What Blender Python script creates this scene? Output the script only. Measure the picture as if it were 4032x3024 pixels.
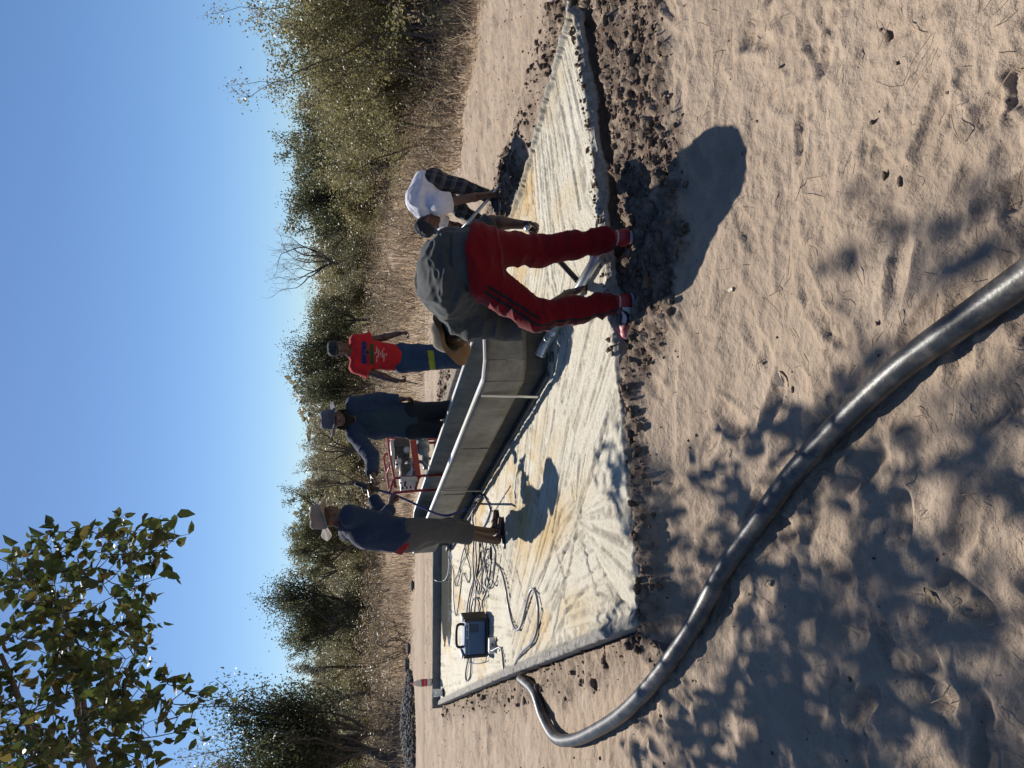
import bpy, bmesh, math, random
import numpy as np
from mathutils import Vector, Matrix

for _o in list(bpy.data.objects):
    bpy.data.objects.remove(_o, do_unlink=True)
SC = bpy.context.scene
COL = SC.collection
rad = math.radians
random.seed(7)
RNG = np.random.default_rng(11)

# ------------------------------------------------------------------ camera
# the photograph was taken with the phone held upright and the picture lies on
# its side: the camera is rolled a quarter turn (world up = picture left)
FPX, CAMH, HORIZON = 3000.0, 1.62, 1340.0       # upright frame 3024 x 4032
PITCH = math.atan((2016 - HORIZON) / FPX)
cP, sP = math.cos(PITCH), math.sin(PITCH)
cam = bpy.data.cameras.new('camera')
cam.sensor_fit = 'HORIZONTAL'
cam.sensor_width = 36.0
cam.lens = FPX / 4032 * 36.0
cam.clip_start, cam.clip_end = 0.05, 4000
camo = bpy.data.objects.new('camera', cam)
COL.objects.link(camo)
_fw = Vector((0, cP, -sP)); _rt = Vector((1, 0, 0)); _up = _rt.cross(_fw)
_m = Matrix((-_up, _rt, -_fw)).transposed().to_4x4()
_m.translation = Vector((0, 0, CAMH))
camo.matrix_world = _m
SC.camera = camo

# ------------------------------------------------------------------ sky + sun
SUN_AZ, SUN_EL = rad(-15.0), rad(44.0)          # azimuth from +y towards +x
sun_dir = Vector((math.sin(SUN_AZ) * math.cos(SUN_EL),
                  math.cos(SUN_AZ) * math.cos(SUN_EL), math.sin(SUN_EL)))
W = bpy.data.worlds.new('World'); SC.world = W; W.use_nodes = True
nt = W.node_tree; nt.nodes.clear()
sky = nt.nodes.new('ShaderNodeTexSky'); sky.sky_type = 'NISHITA'
sky.sun_disc = False
sky.sun_elevation = SUN_EL
sky.sun_rotation = SUN_AZ
sky.altitude = 900
sky.air_density = 1.0; sky.dust_density = 0.30; sky.ozone_density = 8.0
bg = nt.nodes.new('ShaderNodeBackground'); bg.inputs['Strength'].default_value = 0.071
wo = nt.nodes.new('ShaderNodeOutputWorld')
nt.links.new(sky.outputs[0], bg.inputs[0]); nt.links.new(bg.outputs[0], wo.inputs[0])
sl = bpy.data.lights.new('sun', 'SUN'); sl.energy = 5.0; sl.angle = rad(0.53)
sl.color = (1.0, 0.95, 0.87)
slo = bpy.data.objects.new('sun', sl); COL.objects.link(slo)
slo.rotation_euler = sun_dir.to_track_quat('Z', 'Y').to_euler()
slo.location = (0, 0, 30)
vs = SC.view_settings
SC.display_settings.display_device = 'sRGB'
vs.view_transform = 'Standard'; vs.look = 'None'; vs.gamma = 1.0
vs.exposure = 0.45
vs.use_curve_mapping = False

# ------------------------------------------------------------------ pixel helpers (upright frame)
def ray(X, Y):
    u = (2016 - Y) / FPX
    return np.array([(X - 1512) / FPX, cP + u * sP, -sP + u * cP])
def gp(X, Y, z=0.0):
    d = ray(X, Y); return np.array([0, 0, CAMH]) + d * ((z - CAMH) / d[2])
def at(X, Y, y):
    d = ray(X, Y); return np.array([0, 0, CAMH]) + d * (y / d[1])
def proj(P):
    P = np.atleast_2d(np.asarray(P, float)); dz = P[:, 2] - CAMH
    a = P[:, 1] * cP - dz * sP; u = P[:, 1] * sP + dz * cP
    return 1512 + FPX * P[:, 0] / a, 2016 - FPX * u / a
V = lambda *a: np.array(a, float)
def nrm(v):
    v = np.asarray(v, float); return v / (np.linalg.norm(v) + 1e-12)

# ------------------------------------------------------------------ noise
def _hash(ix, iy, iz, seed):
    h = (ix.astype(np.int64) * 374761393 + iy.astype(np.int64) * 668265263 + iz.astype(np.int64) * 2147483647 + seed * 1274126177) & 0xffffffff
    h = ((h ^ (h >> 13)) * 1274126177) & 0xffffffff
    h = ((h ^ (h >> 16)) * 2246822519) & 0xffffffff
    return ((h ^ (h >> 15)) & 0xffff).astype(np.float32) / 65535.0
def vnoise(P, seed=0):
    """3D value noise, -1..1; P (n,2) or (n,3)"""
    P = np.asarray(P)
    i = np.floor(P); f = (P - i).astype(np.float32); f = f * f * (3 - 2 * f)
    i = i.astype(np.int64); x, y = i[:, 0], i[:, 1]
    fx, fy = f[:, 0], f[:, 1]
    if P.shape[1] == 2:
        z0 = np.zeros_like(x)
        a = _hash(x, y, z0, seed); b = _hash(x + 1, y, z0, seed); c = _hash(x, y + 1, z0, seed); d = _hash(x + 1, y + 1, z0, seed)
        return ((a + (b - a) * fx) * (1 - fy) + (c + (d - c) * fx) * fy) * 2 - 1
    z = i[:, 2]; fz = f[:, 2]
    r = []
    for k in (0, 1):
        a = _hash(x, y, z + k, seed); b = _hash(x + 1, y, z + k, seed); c = _hash(x, y + 1, z + k, seed); d = _hash(x + 1, y + 1, z + k, seed)
        r.append((a + (b - a) * fx) * (1 - fy) + (c + (d - c) * fx) * fy)
    return (r[0] + (r[1] - r[0]) * fz) * 2 - 1
def fbm(P, octs=4, seed=0, gain=0.5):
    s = 0; a = 1; t = 0
    for o in range(octs):
        s = s + a * vnoise(P * (2.03 ** o) + 17.3 * o, seed + o); t += a; a *= gain
    return s / t
def sstep(e0, e1, x):
    t = np.clip((x - e0) / (e1 - e0), 0, 1); return t * t * (3 - 2 * t)

# ------------------------------------------------------------------ object helpers
LOC = {}
def tag(o, label=None, cat=None, group=None, kind=None):
    if label: o['label'] = label
    if cat: o['category'] = cat
    if group: o['group'] = group
    if kind: o['kind'] = kind
    return o
def thing(name, loc, label, cat, group=None, kind=None):
    o = bpy.data.objects.new(name, None); COL.objects.link(o)
    o.location = [float(v) for v in loc]; o.empty_display_size = 0.1
    LOC[o.name] = np.asarray(loc, float)
    return tag(o, label, cat, group, kind)
def mesh_data(name, v, f, mat, smooth=True, cols=None, attrs=None):
    me = bpy.data.meshes.new(name)
    v = np.asarray(v, np.float32)
    if isinstance(f, np.ndarray):
        n, k = f.shape
        me.vertices.add(len(v)); me.vertices.foreach_set('co', v.ravel())
        me.loops.add(n * k); me.loops.foreach_set('vertex_index', f.astype(np.int32).ravel())
        me.polygons.add(n)
        me.polygons.foreach_set('loop_start', np.arange(0, n * k, k, dtype=np.int32))
        me.update(calc_edges=True)
    else:
        me.from_pydata(v.tolist(), [], f); me.update()
    if smooth:
        me.polygons.foreach_set('use_smooth', np.ones(len(me.polygons), bool))
    if cols is not None:
        c = np.ones((len(v), 4), np.float32); c[:, :3] = cols
        a = me.attributes.new('col', 'FLOAT_COLOR', 'POINT'); a.data.foreach_set('color', c.ravel())
    for k, val in (attrs or {}).items():
        a = me.attributes.new(k, 'FLOAT', 'POINT'); a.data.foreach_set('value', np.asarray(val, np.float32))
    if mat is not None: me.materials.append(mat)
    me.validate()
    return me
def mk(name, v, f, mat, parent=None, smooth=True, cols=None, attrs=None, local=False):
    """one mesh object; v in world coordinates unless local"""
    v = np.asarray(v, float)
    if parent is not None and not local:
        r = parent
        while r.parent is not None: r = r.parent
        v = v - LOC.get(r.name, np.zeros(3))
    me = mesh_data(name, v, f, mat, smooth, cols, attrs)
    o = bpy.data.objects.new(name, me); COL.objects.link(o)
    if parent is not None: o.parent = parent
    return o
def solo(name, v, f, mat, label, cat, group=None, kind=None, smooth=True, cols=None, attrs=None, base=None):
    """a thing that is one mesh, origin at its base"""
    v = np.asarray(v, float)
    if base is None: base = V(v[:, 0].mean(), v[:, 1].mean(), v[:, 2].min())
    me = mesh_data(name, v - base, f, mat, smooth, cols, attrs)
    o = bpy.data.objects.new(name, me); COL.objects.link(o); o.location = [float(q) for q in base]
    LOC[o.name] = np.asarray(base, float)
    return tag(o, label, cat, group, kind)

class MB:
    def __init__(s): s.v = []; s.f = []; s.n = 0
    def add(s, v, f):
        v = np.asarray(v, float); s.v.append(v)
        s.f += [tuple(int(i) + s.n for i in q) for q in f]; s.n += len(v); return s
    def box(s, c, size, ax=None, bev=0.0):
        c = np.asarray(c, float); h = np.asarray(size, float) / 2
        A = np.eye(3) if ax is None else np.array([nrm(a) for a in ax])
        if bev <= 0:
            q = np.array([[x, y, z] for x in (-1, 1) for y in (-1, 1) for z in (-1, 1)]) * h
            f = [(0, 1, 3, 2), (4, 6, 7, 5), (0, 4, 5, 1), (2, 3, 7, 6), (0, 2, 6, 4), (1, 5, 7, 3)]
            return s.add(c + q @ A, f)
        bm = bmesh.new(); bmesh.ops.create_cube(bm, size=1.0)
        for v in bm.verts: v.co = Vector((v.co.x * h[0] * 2, v.co.y * h[1] * 2, v.co.z * h[2] * 2))
        bmesh.ops.bevel(bm, geom=bm.edges[:], offset=bev, segments=2, affect='EDGES', profile=0.5)
        bm.verts.index_update()
        q = np.array([v.co[:] for v in bm.verts]); f = [tuple(v.index for v in p.verts) for p in bm.faces]; bm.free()
        return s.add(c + q @ A, f)
    def tube(s, pts, r, n=8, cap=True):
        pts = np.asarray(pts, float); m = len(pts)
        r = np.full(m, r) if np.isscalar(r) else np.asarray(r, float)
        T = np.gradient(pts, axis=0); T /= np.linalg.norm(T, axis=1)[:, None] + 1e-9
        ref = V(0, 0, 1) if abs(T[0][2]) < 0.9 else V(1, 0, 0)
        N = nrm(np.cross(ref, T[0])); vs_ = []
        an = np.linspace(0, 2 * np.pi, n, endpoint=False)
        for i in range(m):
            N = nrm(N - T[i] * (N @ T[i])); B = np.cross(T[i], N)
            vs_.append(pts[i] + r[i] * (np.cos(an)[:, None] * N + np.sin(an)[:, None] * B))
        f = [(i * n + j, i * n + (j + 1) % n, (i + 1) * n + (j + 1) % n, (i + 1) * n + j) for i in range(m - 1) for j in range(n)]
        if cap:
            f.append(tuple(reversed(range(n)))); f.append(tuple((m - 1) * n + j for j in range(n)))
        return s.add(np.concatenate(vs_), f)
    def lathe(s, prof, c, up=(0, 0, 1), fwd=(0, 1, 0), n=24, warp=None, sy=1.0):
        up = nrm(up); fwd = np.asarray(fwd, float); fwd = nrm(fwd - up * (fwd @ up)); sd = np.cross(fwd, up)
        an = np.linspace(0, 2 * np.pi, n, endpoint=False); vs_ = []
        for (r, z) in prof:
            zz = z + (warp(an, r) if warp is not None else 0 * an)
            vs_.append(np.asarray(c) + (r * np.cos(an))[:, None] * sd + (sy * r * np.sin(an))[:, None] * fwd + zz[:, None] * up)
        m = len(prof)
        f = [(i * n + j, i * n + (j + 1) % n, (i + 1) * n + (j + 1) % n, (i + 1) * n + j) for i in range(m - 1) for j in range(n)]
        if prof[0][0] > 1e-6 and False: pass
        return s.add(np.concatenate(vs_), f)
    def disc(s, c, r, nrml, n=16, th=0.004):
        nrml = nrm(nrml); return s.tube([np.asarray(c), np.asarray(c) + nrml * th], r, n)
    def arr(s): return np.concatenate(s.v)
    def build(s, name, mat, parent=None, smooth=False, **k):
        return mk(name, s.arr(), s.f, mat, parent, smooth, **k)
def spline(P, n=12):
    """Catmull-Rom through points"""
    P = np.asarray(P, float); Q = np.vstack([2 * P[0] - P[1], P, 2 * P[-1] - P[-2]]); out = []
    for i in range(1, len(Q) - 2):
        t = np.linspace(0, 1, n, endpoint=False)[:, None]
        p0, p1, p2, p3 = Q[i - 1], Q[i], Q[i + 1], Q[i + 2]
        out.append(0.5 * (2 * p1 + (p2 - p0) * t + (2 * p0 - 5 * p1 + 4 * p2 - p3) * t ** 2 + (3 * p1 - p0 - 3 * p2 + p3) * t ** 3))
    out.append(P[-1:]); return np.concatenate(out)

# ------------------------------------------------------------------ materials
def mat(name, col, rough=0.7, spec=0.4, metal=0.0, var=0.12, vscale=6.0, bump=0.0, bscale=40.0, attr=False, trans=0.0, sheen=0.0, dust=None, dustlo=.5, dustscale=3.0):
    m = bpy.data.materials.new(name); m.use_nodes = True
    t = m.node_tree; N = t.nodes; L = t.links
    b = N['Principled BSDF']; b.inputs['Roughness'].default_value = rough
    b.inputs['Specular IOR Level'].default_value = spec; b.inputs['Metallic'].default_value = metal
    if sheen: b.inputs['Sheen Weight'].default_value = sheen
    tc = N.new('ShaderNodeTexCoord')
    no = N.new('ShaderNodeTexNoise'); no.inputs['Scale'].default_value = vscale; no.inputs['Detail'].default_value = 6
    no.inputs['Roughness'].default_value = 0.65
    L.new(tc.outputs['Object'], no.inputs['Vector'])
    mr = N.new('ShaderNodeMapRange'); mr.inputs[1].default_value = 0.25; mr.inputs[2].default_value = 0.75
    mr.inputs[3].default_value = 1 - var; mr.inputs[4].default_value = 1 + var
    L.new(no.outputs[0], mr.inputs[0])
    mx = N.new('ShaderNodeMix'); mx.data_type = 'RGBA'; mx.blend_type = 'MULTIPLY'; mx.inputs[0].default_value = 1
    if attr:
        a = N.new('ShaderNodeAttribute'); a.attribute_name = 'col'; L.new(a.outputs['Color'], mx.inputs[6])
    else:
        mx.inputs[6].default_value = (*col, 1)
    L.new(mr.outputs[0], mx.inputs[7])
    base_out = mx.outputs[2]
    if dust:
        nd = N.new('ShaderNodeTexNoise'); nd.inputs['Scale'].default_value = dustscale; nd.inputs['Detail'].default_value = 8; nd.inputs['Roughness'].default_value = .75
        L.new(tc.outputs['Object'], nd.inputs['Vector'])
        md = N.new('ShaderNodeMapRange'); md.inputs[1].default_value = dustlo; md.inputs[2].default_value = dustlo + .22; md.inputs[3].default_value = 0; md.inputs[4].default_value = dust[3]
        L.new(nd.outputs[0], md.inputs[0])
        m3 = N.new('ShaderNodeMix'); m3.data_type = 'RGBA'; m3.inputs[7].default_value = (*dust[:3], 1)
        L.new(md.outputs[0], m3.inputs[0]); L.new(base_out, m3.inputs[6]); base_out = m3.outputs[2]
    L.new(base_out, b.inputs['Base Color'])
    if bump:
        n2 = N.new('ShaderNodeTexNoise'); n2.inputs['Scale'].default_value = bscale; n2.inputs['Detail'].default_value = 5
        L.new(tc.outputs['Object'], n2.inputs['Vector'])
        bp = N.new('ShaderNodeBump'); bp.inputs['Strength'].default_value = 1.0; bp.inputs['Distance'].default_value = bump
        L.new(n2.outputs[0], bp.inputs['Height']); L.new(bp.outputs[0], b.inputs['Normal'])
    if trans:
        tr = N.new('ShaderNodeBsdfTranslucent'); L.new(mx.outputs[2], tr.inputs[0])
        ms = N.new('ShaderNodeMixShader'); ms.inputs[0].default_value = trans
        L.new(b.outputs[0], ms.inputs[1]); L.new(tr.outputs[0], ms.inputs[2])
        L.new(ms.outputs[0], N['Material Output'].inputs[0])
    return m
# ================================================================== GROUND
A_ = V(-1.25, 3.70); F1_ = V(-0.13, 3.97); F2_ = V(0.73, 4.23); F3_ = V(1.67, 4.53); R_ = V(2.52, 4.86)
C3_ = V(2.13, 5.57); C2_ = V(1.69, 6.31); C1_ = V(0.01, 10.35); BR_ = V(-0.60, 11.85); BK_ = V(-2.60, 11.95); B_ = V(-5.10, 12.05)
SLAB = np.array([A_, F1_, F2_, F3_, R_, C3_, C2_, C1_, BR_, BK_, B_])
def seg_dist(P, a, b):
    d = b - a; t = np.clip(((P - a) @ d) / (d @ d), 0, 1)
    return np.hypot(*(P - (a + t[:, None] * d)).T)
def poly_dist(P, pts, closed=False):
    r = np.full(len(P), 1e9); n = len(pts)
    for i in range(n if closed else n - 1): r = np.minimum(r, seg_dist(P, pts[i], pts[(i + 1) % n]))
    return r
def inside(P, poly):
    c = np.zeros(len(P), bool); n = len(poly); j = n - 1
    for i in range(n):
        xi, yi = poly[i]; xj, yj = poly[j]
        k = ((yi > P[:, 1]) != (yj > P[:, 1])) & (P[:, 0] < (xj - xi) * (P[:, 1] - yi) / (yj - yi + 1e-12) + xi)
        c ^= k; j = i
    return c
# edge of the dry grass (world), from the picture
GEDGE = np.array([gp(X, Y)[:2] for X, Y in [(-900, 1640), (0, 1625), (400, 1612), (800, 1625), (1200, 1645), (1527, 1669), (1800, 1700),
                                            (2050, 1745), (2301, 1792), (2422, 1810), (2542, 1825), (2663, 1846), (2783, 1888), (3024, 1918), (3500, 2010)]])
GEDGE = GEDGE[np.argsort(GEDGE[:, 0])]
def grass_depth(P):
    """metres behind the sand/grass edge (positive = in the grass)"""
    return P[:, 1] - np.interp(P[:, 0], GEDGE[:, 0], GEDGE[:, 1])
FRONT = np.array([A_, F1_, F2_, F3_, R_]); RIGHT = np.array([R_, C3_, C2_, C1_, BR_]); LEFT = np.array([A_, B_])

_fp = []
_r = np.random.default_rng(5)
for _ in range(340):
    y = 1.5 + 9.5 * _r.random() ** 1.7; x = (_r.random() * 2 - 1) * (0.62 * y + 0.4)
    _fp.append((x, y, _r.uniform(0, 6.28), _r.uniform(.11, .16), _r.uniform(.048, .064), _r.uniform(.005, .016), _r.integers(0, 4)))
_rk = _r  # keep
FLAT = [(.82, 4.10, .10), (.86, 4.22, .09), (.48, 4.07, .09), (.36, 4.07, .09), (.24, 4.07, .09)]
def ground_z(P):
    """height, wetness of the soil"""
    x, y = P[:, 0], P[:, 1]; n = len(P)
    z = -0.10 * (1 - sstep(2.7, 3.9, y))
    z = z + 0.016 * fbm(P * 1.7, 3, 3) + 0.011 * fbm(P * 5.2 + 4, 3, 9)
    warp = np.stack([x + .12 * vnoise(P * 3, 31), y * 1.6 + .12 * vnoise(P * 3, 37)], 1)
    rid = 1 - np.abs(vnoise(warp * 4.2, 41)); z = z + 0.010 * (rid ** 4)
    rid2 = 1 - np.abs(vnoise(warp * 11 + 3, 43)); z = z + 0.006 * rid2 ** 3
    z = z + (0.010 * fbm(P * 13, 3, 45, .6) + .004 * fbm(P * 36, 2, 47, .6)) * (.45 + .55 * sstep(-.3, .4, fbm(P * 1.1 + 20, 2, 49)))
    dz = np.zeros(n)
    for (fx, fy, a, l, w, d, tr) in _fp:
        m = np.nonzero((np.abs(x - fx) < .3) & (np.abs(y - fy) < .3))[0]
        if not len(m): continue
        dx, dy = x[m] - fx, y[m] - fy; ca, sa = math.cos(a), math.sin(a)
        u = (dx * ca + dy * sa); v = (-dx * sa + dy * ca)
        w2 = w * (1 - .14 * np.cos(u / l * 2.2))
        q = np.sqrt((u / l) ** 2 + (v / w2) ** 2) + .12 * vnoise(P[m] * 14, 51)
        dent = -d * (1 - sstep(.62, 1.0, q)) + .5 * d * np.exp(-((q - 1.18) / .2) ** 2)
        if tr == 0: dent = dent + .002 * np.sin(u * 330) * (q < .85)
        if tr == 1: dent = dent + .0018 * np.sign(np.sin(u * 300) * np.sin(v * 300)) * (q < .85)
        dz[m] += dent
    z = z + np.clip(dz, -.024, .013)
    amp = sstep(2.0, 5.5, y)
    z = z + (.006 + .012 * amp) * (np.abs(vnoise(warp * 2.7 + 9, 55)) - .35) + .010 * amp * fbm(P * np.array([4.5, 8.0]), 3, 57, .6) + .034 * sstep(5.5, 8, y) * fbm(P * np.array([2.6, 3.6]) + 3, 4, 59, .62)
    ins = inside(P, SLAB)
    df = poly_dist(P, FRONT); dr = poly_dist(P, RIGHT); dl = poly_dist(P, LEFT)
    out = ~ins
    nz = .22 * fbm(P * 2.6, 3, 61)
    xr = sstep(.1, .6, x)
    # front soil bank: wide on the right, thin strip on the left
    wid = .12 + .55 * sstep(-.1, .5, x) + .25 * sstep(.9, 1.8, x)
    fs = out * (y < 6) * (df < dr + .2) * (1 - sstep(wid - .05, wid + .10, df + nz * (.25 + .8 * xr)))
    # right/back excavation
    rs = out * (x > -.6) * (dr < df + .1) * (1 - sstep(.6, .85, np.abs(dr - .4) * 1.25 + nz)) * (.3 + .7 * sstep(-.3, .1, fbm(P * 1.6 + 8, 2, 66)))
    ls = out * (x < -.9) * (1 - sstep(.10, .35, dl + nz * .9)) * .55
    wet = np.clip(np.maximum(np.maximum(fs, rs), ls), 0, 1)
    z = z + .085 * out * np.exp(-(df / .16) ** 2) * (1 - sstep(.2, .7, x)) * (y < 6) * (x > -1.3)
    lump = np.abs(fbm(P * 7, 4, 71, .6)) ; lump2 = fbm(P * 21, 3, 77, .6)
    z = z + wet * (.034 * sstep(0, .6, lump) + .020 * lump2 + .012 * fbm(P * 55, 2, 79) + .012)
    for (fx, fy, fr) in FLAT:
        q = np.hypot(x - fx, y - fy); k = 1 - sstep(fr * .75, fr * 1.5, q); z = z * (1 - k) + k * np.minimum(z, -.004 + .004 * lump2)
    # trench along the front right, shallow gap elsewhere
    tr = out * (1 - sstep(.04, .10, df + .025 * vnoise(P * 6, 81))) * sstep(.85, 1.15, x) * (y < 6)
    z = z - .17 * tr
    z = z - .03 * out * (1 - sstep(.0, .03, df)) * (1 - sstep(.35, .75, x)) * (y < 6)
    # pit dug along the right edge
    pit = out * np.exp(-((dr - .16) / .13) ** 2) * (x > .9) * sstep(5.0, 5.7, y) * (1 - sstep(6.6, 7.6, y)) * (dr < df)
    z = z - .16 * pit + .07 * out * np.exp(-((dr - .62) / .2) ** 2) * (x > 1.2) * sstep(5.2, 5.9, y) * (1 - sstep(7.2, 8.2, y)) * (.6 + .4 * vnoise(P * 2.3, 91))
    wet = np.maximum(wet, np.clip(pit * 1.4, 0, 1) * .9); wet = np.maximum(wet, np.clip(tr, 0, 1))
    z = z + .03 * out * np.exp(-((dl - .14) / .08) ** 2) * (x < -1.2) * (.4 + .6 * vnoise(P * 4, 95)) * (y > 4)
    z = np.where(ins, np.minimum(z, -.06), z)
    wet = np.where(tr > .3, wet, np.clip(wet * (.75 + .9 * fbm(P * 17, 3, 97)), 0, 1))
    return z, wet
# fine foreground sheet
NR, NC = 570, 610
yy = np.geomspace(1.05, 15.5, NR); ss = np.linspace(-1, 1, NC)
YY = np.repeat(yy, NC); XX = np.tile(ss, NR) * (0.74 * YY + 0.9)
GP2 = np.stack([XX, YY], 1)
gz, gwet = ground_z(GP2)
gd = grass_depth(GP2)
border = np.minimum(sstep(0, .03, 1 - np.abs(np.tile(ss, NR))), sstep(15.5, 14.6, YY)) * sstep(1.05, 1.12, YY)
gz = gz * border - .03 * (1 - border)
gi = np.arange(NR * NC).reshape(NR, NC)
gf = np.stack([gi[:-1, :-1], gi[:-1, 1:], gi[1:, 1:], gi[1:, :-1]], -1).reshape(-1, 4)
def ground_mat():
    m = bpy.data.materials.new('sandy_ground'); m.use_nodes = True
    N = m.node_tree.nodes; L = m.node_tree.links; b = N['Principled BSDF']
    b.inputs['Roughness'].default_value = .93; b.inputs['Specular IOR Level'].default_value = .15
    tc = N.new('ShaderNodeTexCoord')
    def noise(s, d=6, r=.6):
        q = N.new('ShaderNodeTexNoise'); q.inputs['Scale'].default_value = s; q.inputs['Detail'].default_value = d; q.inputs['Roughness'].default_value = r
        L.new(tc.outputs['Object'], q.inputs['Vector']); return q
    def ramp(src, stops):
        q = N.new('ShaderNodeValToRGB'); e = q.color_ramp.elements
        e[0].position, e[0].color = stops[0][0], (*stops[0][1], 1); e[1].position, e[1].color = stops[-1][0], (*stops[-1][1], 1)
        for p, c in stops[1:-1]:
            k = e.new(p); k.color = (*c, 1)
        L.new(src, q.inputs[0]); return q
    def mix(fac, a, b_, bt='MIX'):
        q = N.new('ShaderNodeMix'); q.data_type = 'RGBA'; q.blend_type = bt
        for k, s in ((0, fac), (6, a), (7, b_)):
            if hasattr(s, 'is_output'): L.new(s, q.inputs[k])
            else: q.inputs[k].default_value = s if k == 0 else (*s, 1)
        return q.outputs[2]
    sand = ramp(noise(1.3, 8, .7).outputs[0], [(.28, (.29, .222, .163)), (.5, (.39, .30, .222)), (.72, (.45, .355, .268))])
    grain = ramp(noise(380, 3, .8).outputs[0], [(.3, (.62, .62, .62)), (.55, (1, 1, 1)), (.8, (1.2, 1.18, 1.15))])
    s2 = mix(.75, sand.outputs[0], grain.outputs[0], 'MULTIPLY')
    spk = noise(55, 2, .5); sp = ramp(spk.outputs[0], [(.70, (0, 0, 0)), (.76, (1, 1, 1))])
    s3 = mix(sp.outputs[0], s2, (.10, .072, .05))
    aw = N.new('ShaderNodeAttribute'); aw.attribute_name = 'wet'
    soil = ramp(noise(14, 8, .75).outputs[0], [(.25, (.058, .040, .030)), (.5, (.118, .084, .063)), (.75, (.19, .14, .106))])
    s4 = mix(aw.outputs['Fac'], s3, soil.outputs[0])
    ad = N.new('ShaderNodeAttribute'); ad.attribute_name = 'dry'
    straw = ramp(noise(9, 9, .8).outputs[0], [(.25, (.17, .12, .08)), (.5, (.33, .245, .165)), (.75, (.48, .375, .265))])
    s5 = mix(ad.outputs['Fac'], s4, straw.outputs[0])
    L.new(s5, b.inputs['Base Color'])
    bp = N.new('ShaderNodeBump'); bp.inputs['Distance'].default_value = .006; bp.inputs['Strength'].default_value = .8
    L.new(noise(120, 7, .75).outputs[0], bp.inputs['Height'])
    bp2 = N.new('ShaderNodeBump'); bp2.inputs['Distance'].default_value = .03; bp2.inputs['Strength'].default_value = .6
    L.new(noise(24, 5, .6).outputs[0], bp2.inputs['Height']); L.new(bp.outputs[0], bp2.inputs['Normal'])
    L.new(bp2.outputs[0], b.inputs['Normal'])
    return m
M_ground = ground_mat()
dry = sstep(-.3, .5, gd + .5 * fbm(GP2 * 1.5, 3, 5))
go = mk('sandy_ground', np.column_stack([GP2, gz]), gf, M_ground, attrs={'wet': gwet, 'dry': dry}); tag(go, kind='structure')
# the wide plain beyond, to the horizon
def lin(a, b, n): return np.linspace(a, b, n)
ox = np.unique(np.concatenate([lin(-900, -60, 15), lin(-60, 60, 121), lin(60, 900, 15)]))
oy = np.unique(np.concatenate([lin(-300, -20, 8), lin(-20, 80, 101), lin(80, 2500, 25)]))
OX, OY = np.meshgrid(ox, oy); OP = np.stack([OX.ravel(), OY.ravel()], 1)
oz = .06 * fbm(OP * .13, 3, 15) * sstep(15, 22, OP[:, 1]) - .02 - .12 * (1 - sstep(2.7, 4.5, OP[:, 1]))
hole = (OP[:, 1] > 1.5) & (OP[:, 1] < 14.2) & (np.abs(OP[:, 0]) < .74 * OP[:, 1] + .9 - 1.0)
oz = np.where(hole | ((np.abs(OP[:, 1] - 1.2) < 1.9) & (np.abs(OP[:, 0]) < 2.2)), -.8, oz)
oi = np.arange(len(OP)).reshape(len(oy), len(ox))
of = np.stack([oi[:-1, :-1], oi[:-1, 1:], oi[1:, 1:], oi[1:, :-1]], -1).reshape(-1, 4)
odry = sstep(-.3, .5, grass_depth(OP))
oo = mk('open_plain', np.column_stack([OP, oz]), of, M_ground, attrs={'wet': np.zeros(len(OP)), 'dry': odry}); tag(oo, kind='structure')

# ================================================================== SLAB
ZS = 0.10
def poly_at(pts, t):
    pts = np.asarray(pts); L_ = np.concatenate([[0], np.cumsum(np.hypot(*np.diff(pts, axis=0).T))]); L_ /= L_[-1]
    return np.stack([np.interp(t, L_, pts[:, 0]), np.interp(t, L_, pts[:, 1])], -1)
TN, SN = 560, 450
tt = np.geomspace(1, 3.4, TN); tt = (tt - 1) / 2.4
sv = np.linspace(0, 1, SN)
S, T = np.meshgrid(sv, tt); S = S.ravel()[:, None]; T = T.ravel()[:, None]
fr = poly_at(FRONT, S[:, 0]); bk = poly_at([B_, BK_, BR_], S[:, 0])
lf = poly_at([A_, V(-2.75, 7.0), B_], T[:, 0]); rg = poly_at(RIGHT, T[:, 0])
SP = (1 - T) * fr + T * bk + (1 - S) * lf + S * rg - ((1 - S) * (1 - T) * A_ + S * (1 - T) * R_ + (1 - S) * T * B_ + S * T * BR_)
_a, _b = gp(688, 2137, ZS)[:2], gp(1496, 2416, ZS)[:2]
_D = nrm(_b - _a); MAINP = tuple(_a - _D * 5.0); FP = tuple(gp(976, 2262, ZS)[:2])
FANS = [((1.7, 5.0), (5.2, 6.9), 95), ((1.0, 4.45), (3.2, 7.2), 80), (tuple(gp(1000, 2420, ZS)[:2]), FP, 40), ((-1.4, 5.8), MAINP, 70), ((.1, 4.8), MAINP, 70), ((-1.3, 4.6), (MAINP[0] + 1.5, MAINP[1] + 1.0), 70),
        ((-2.9, 8.2), (-1.2, 3.2), 110), ((-4, 11), (-2, 5), 120), ((-.1, 9), (1.5, 4), 110), ((.9, 6.3), (4.0, 3.6), 80), ((-.4, 5.6), (MAINP[0], MAINP[1] - 1.2), 75)]
best = np.full(len(SP), 1e9); fid = np.zeros(len(SP), int)
for k, (c, p, K) in enumerate(FANS):
    dd = np.hypot(SP[:, 0] - c[0], (SP[:, 1] - c[1]) * .75) + .55 * fbm(SP * 2.6, 3, 300 + k)
    m = dd < best; best[m] = dd[m]; fid[m] = k
gro = np.zeros(len(SP))
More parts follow.
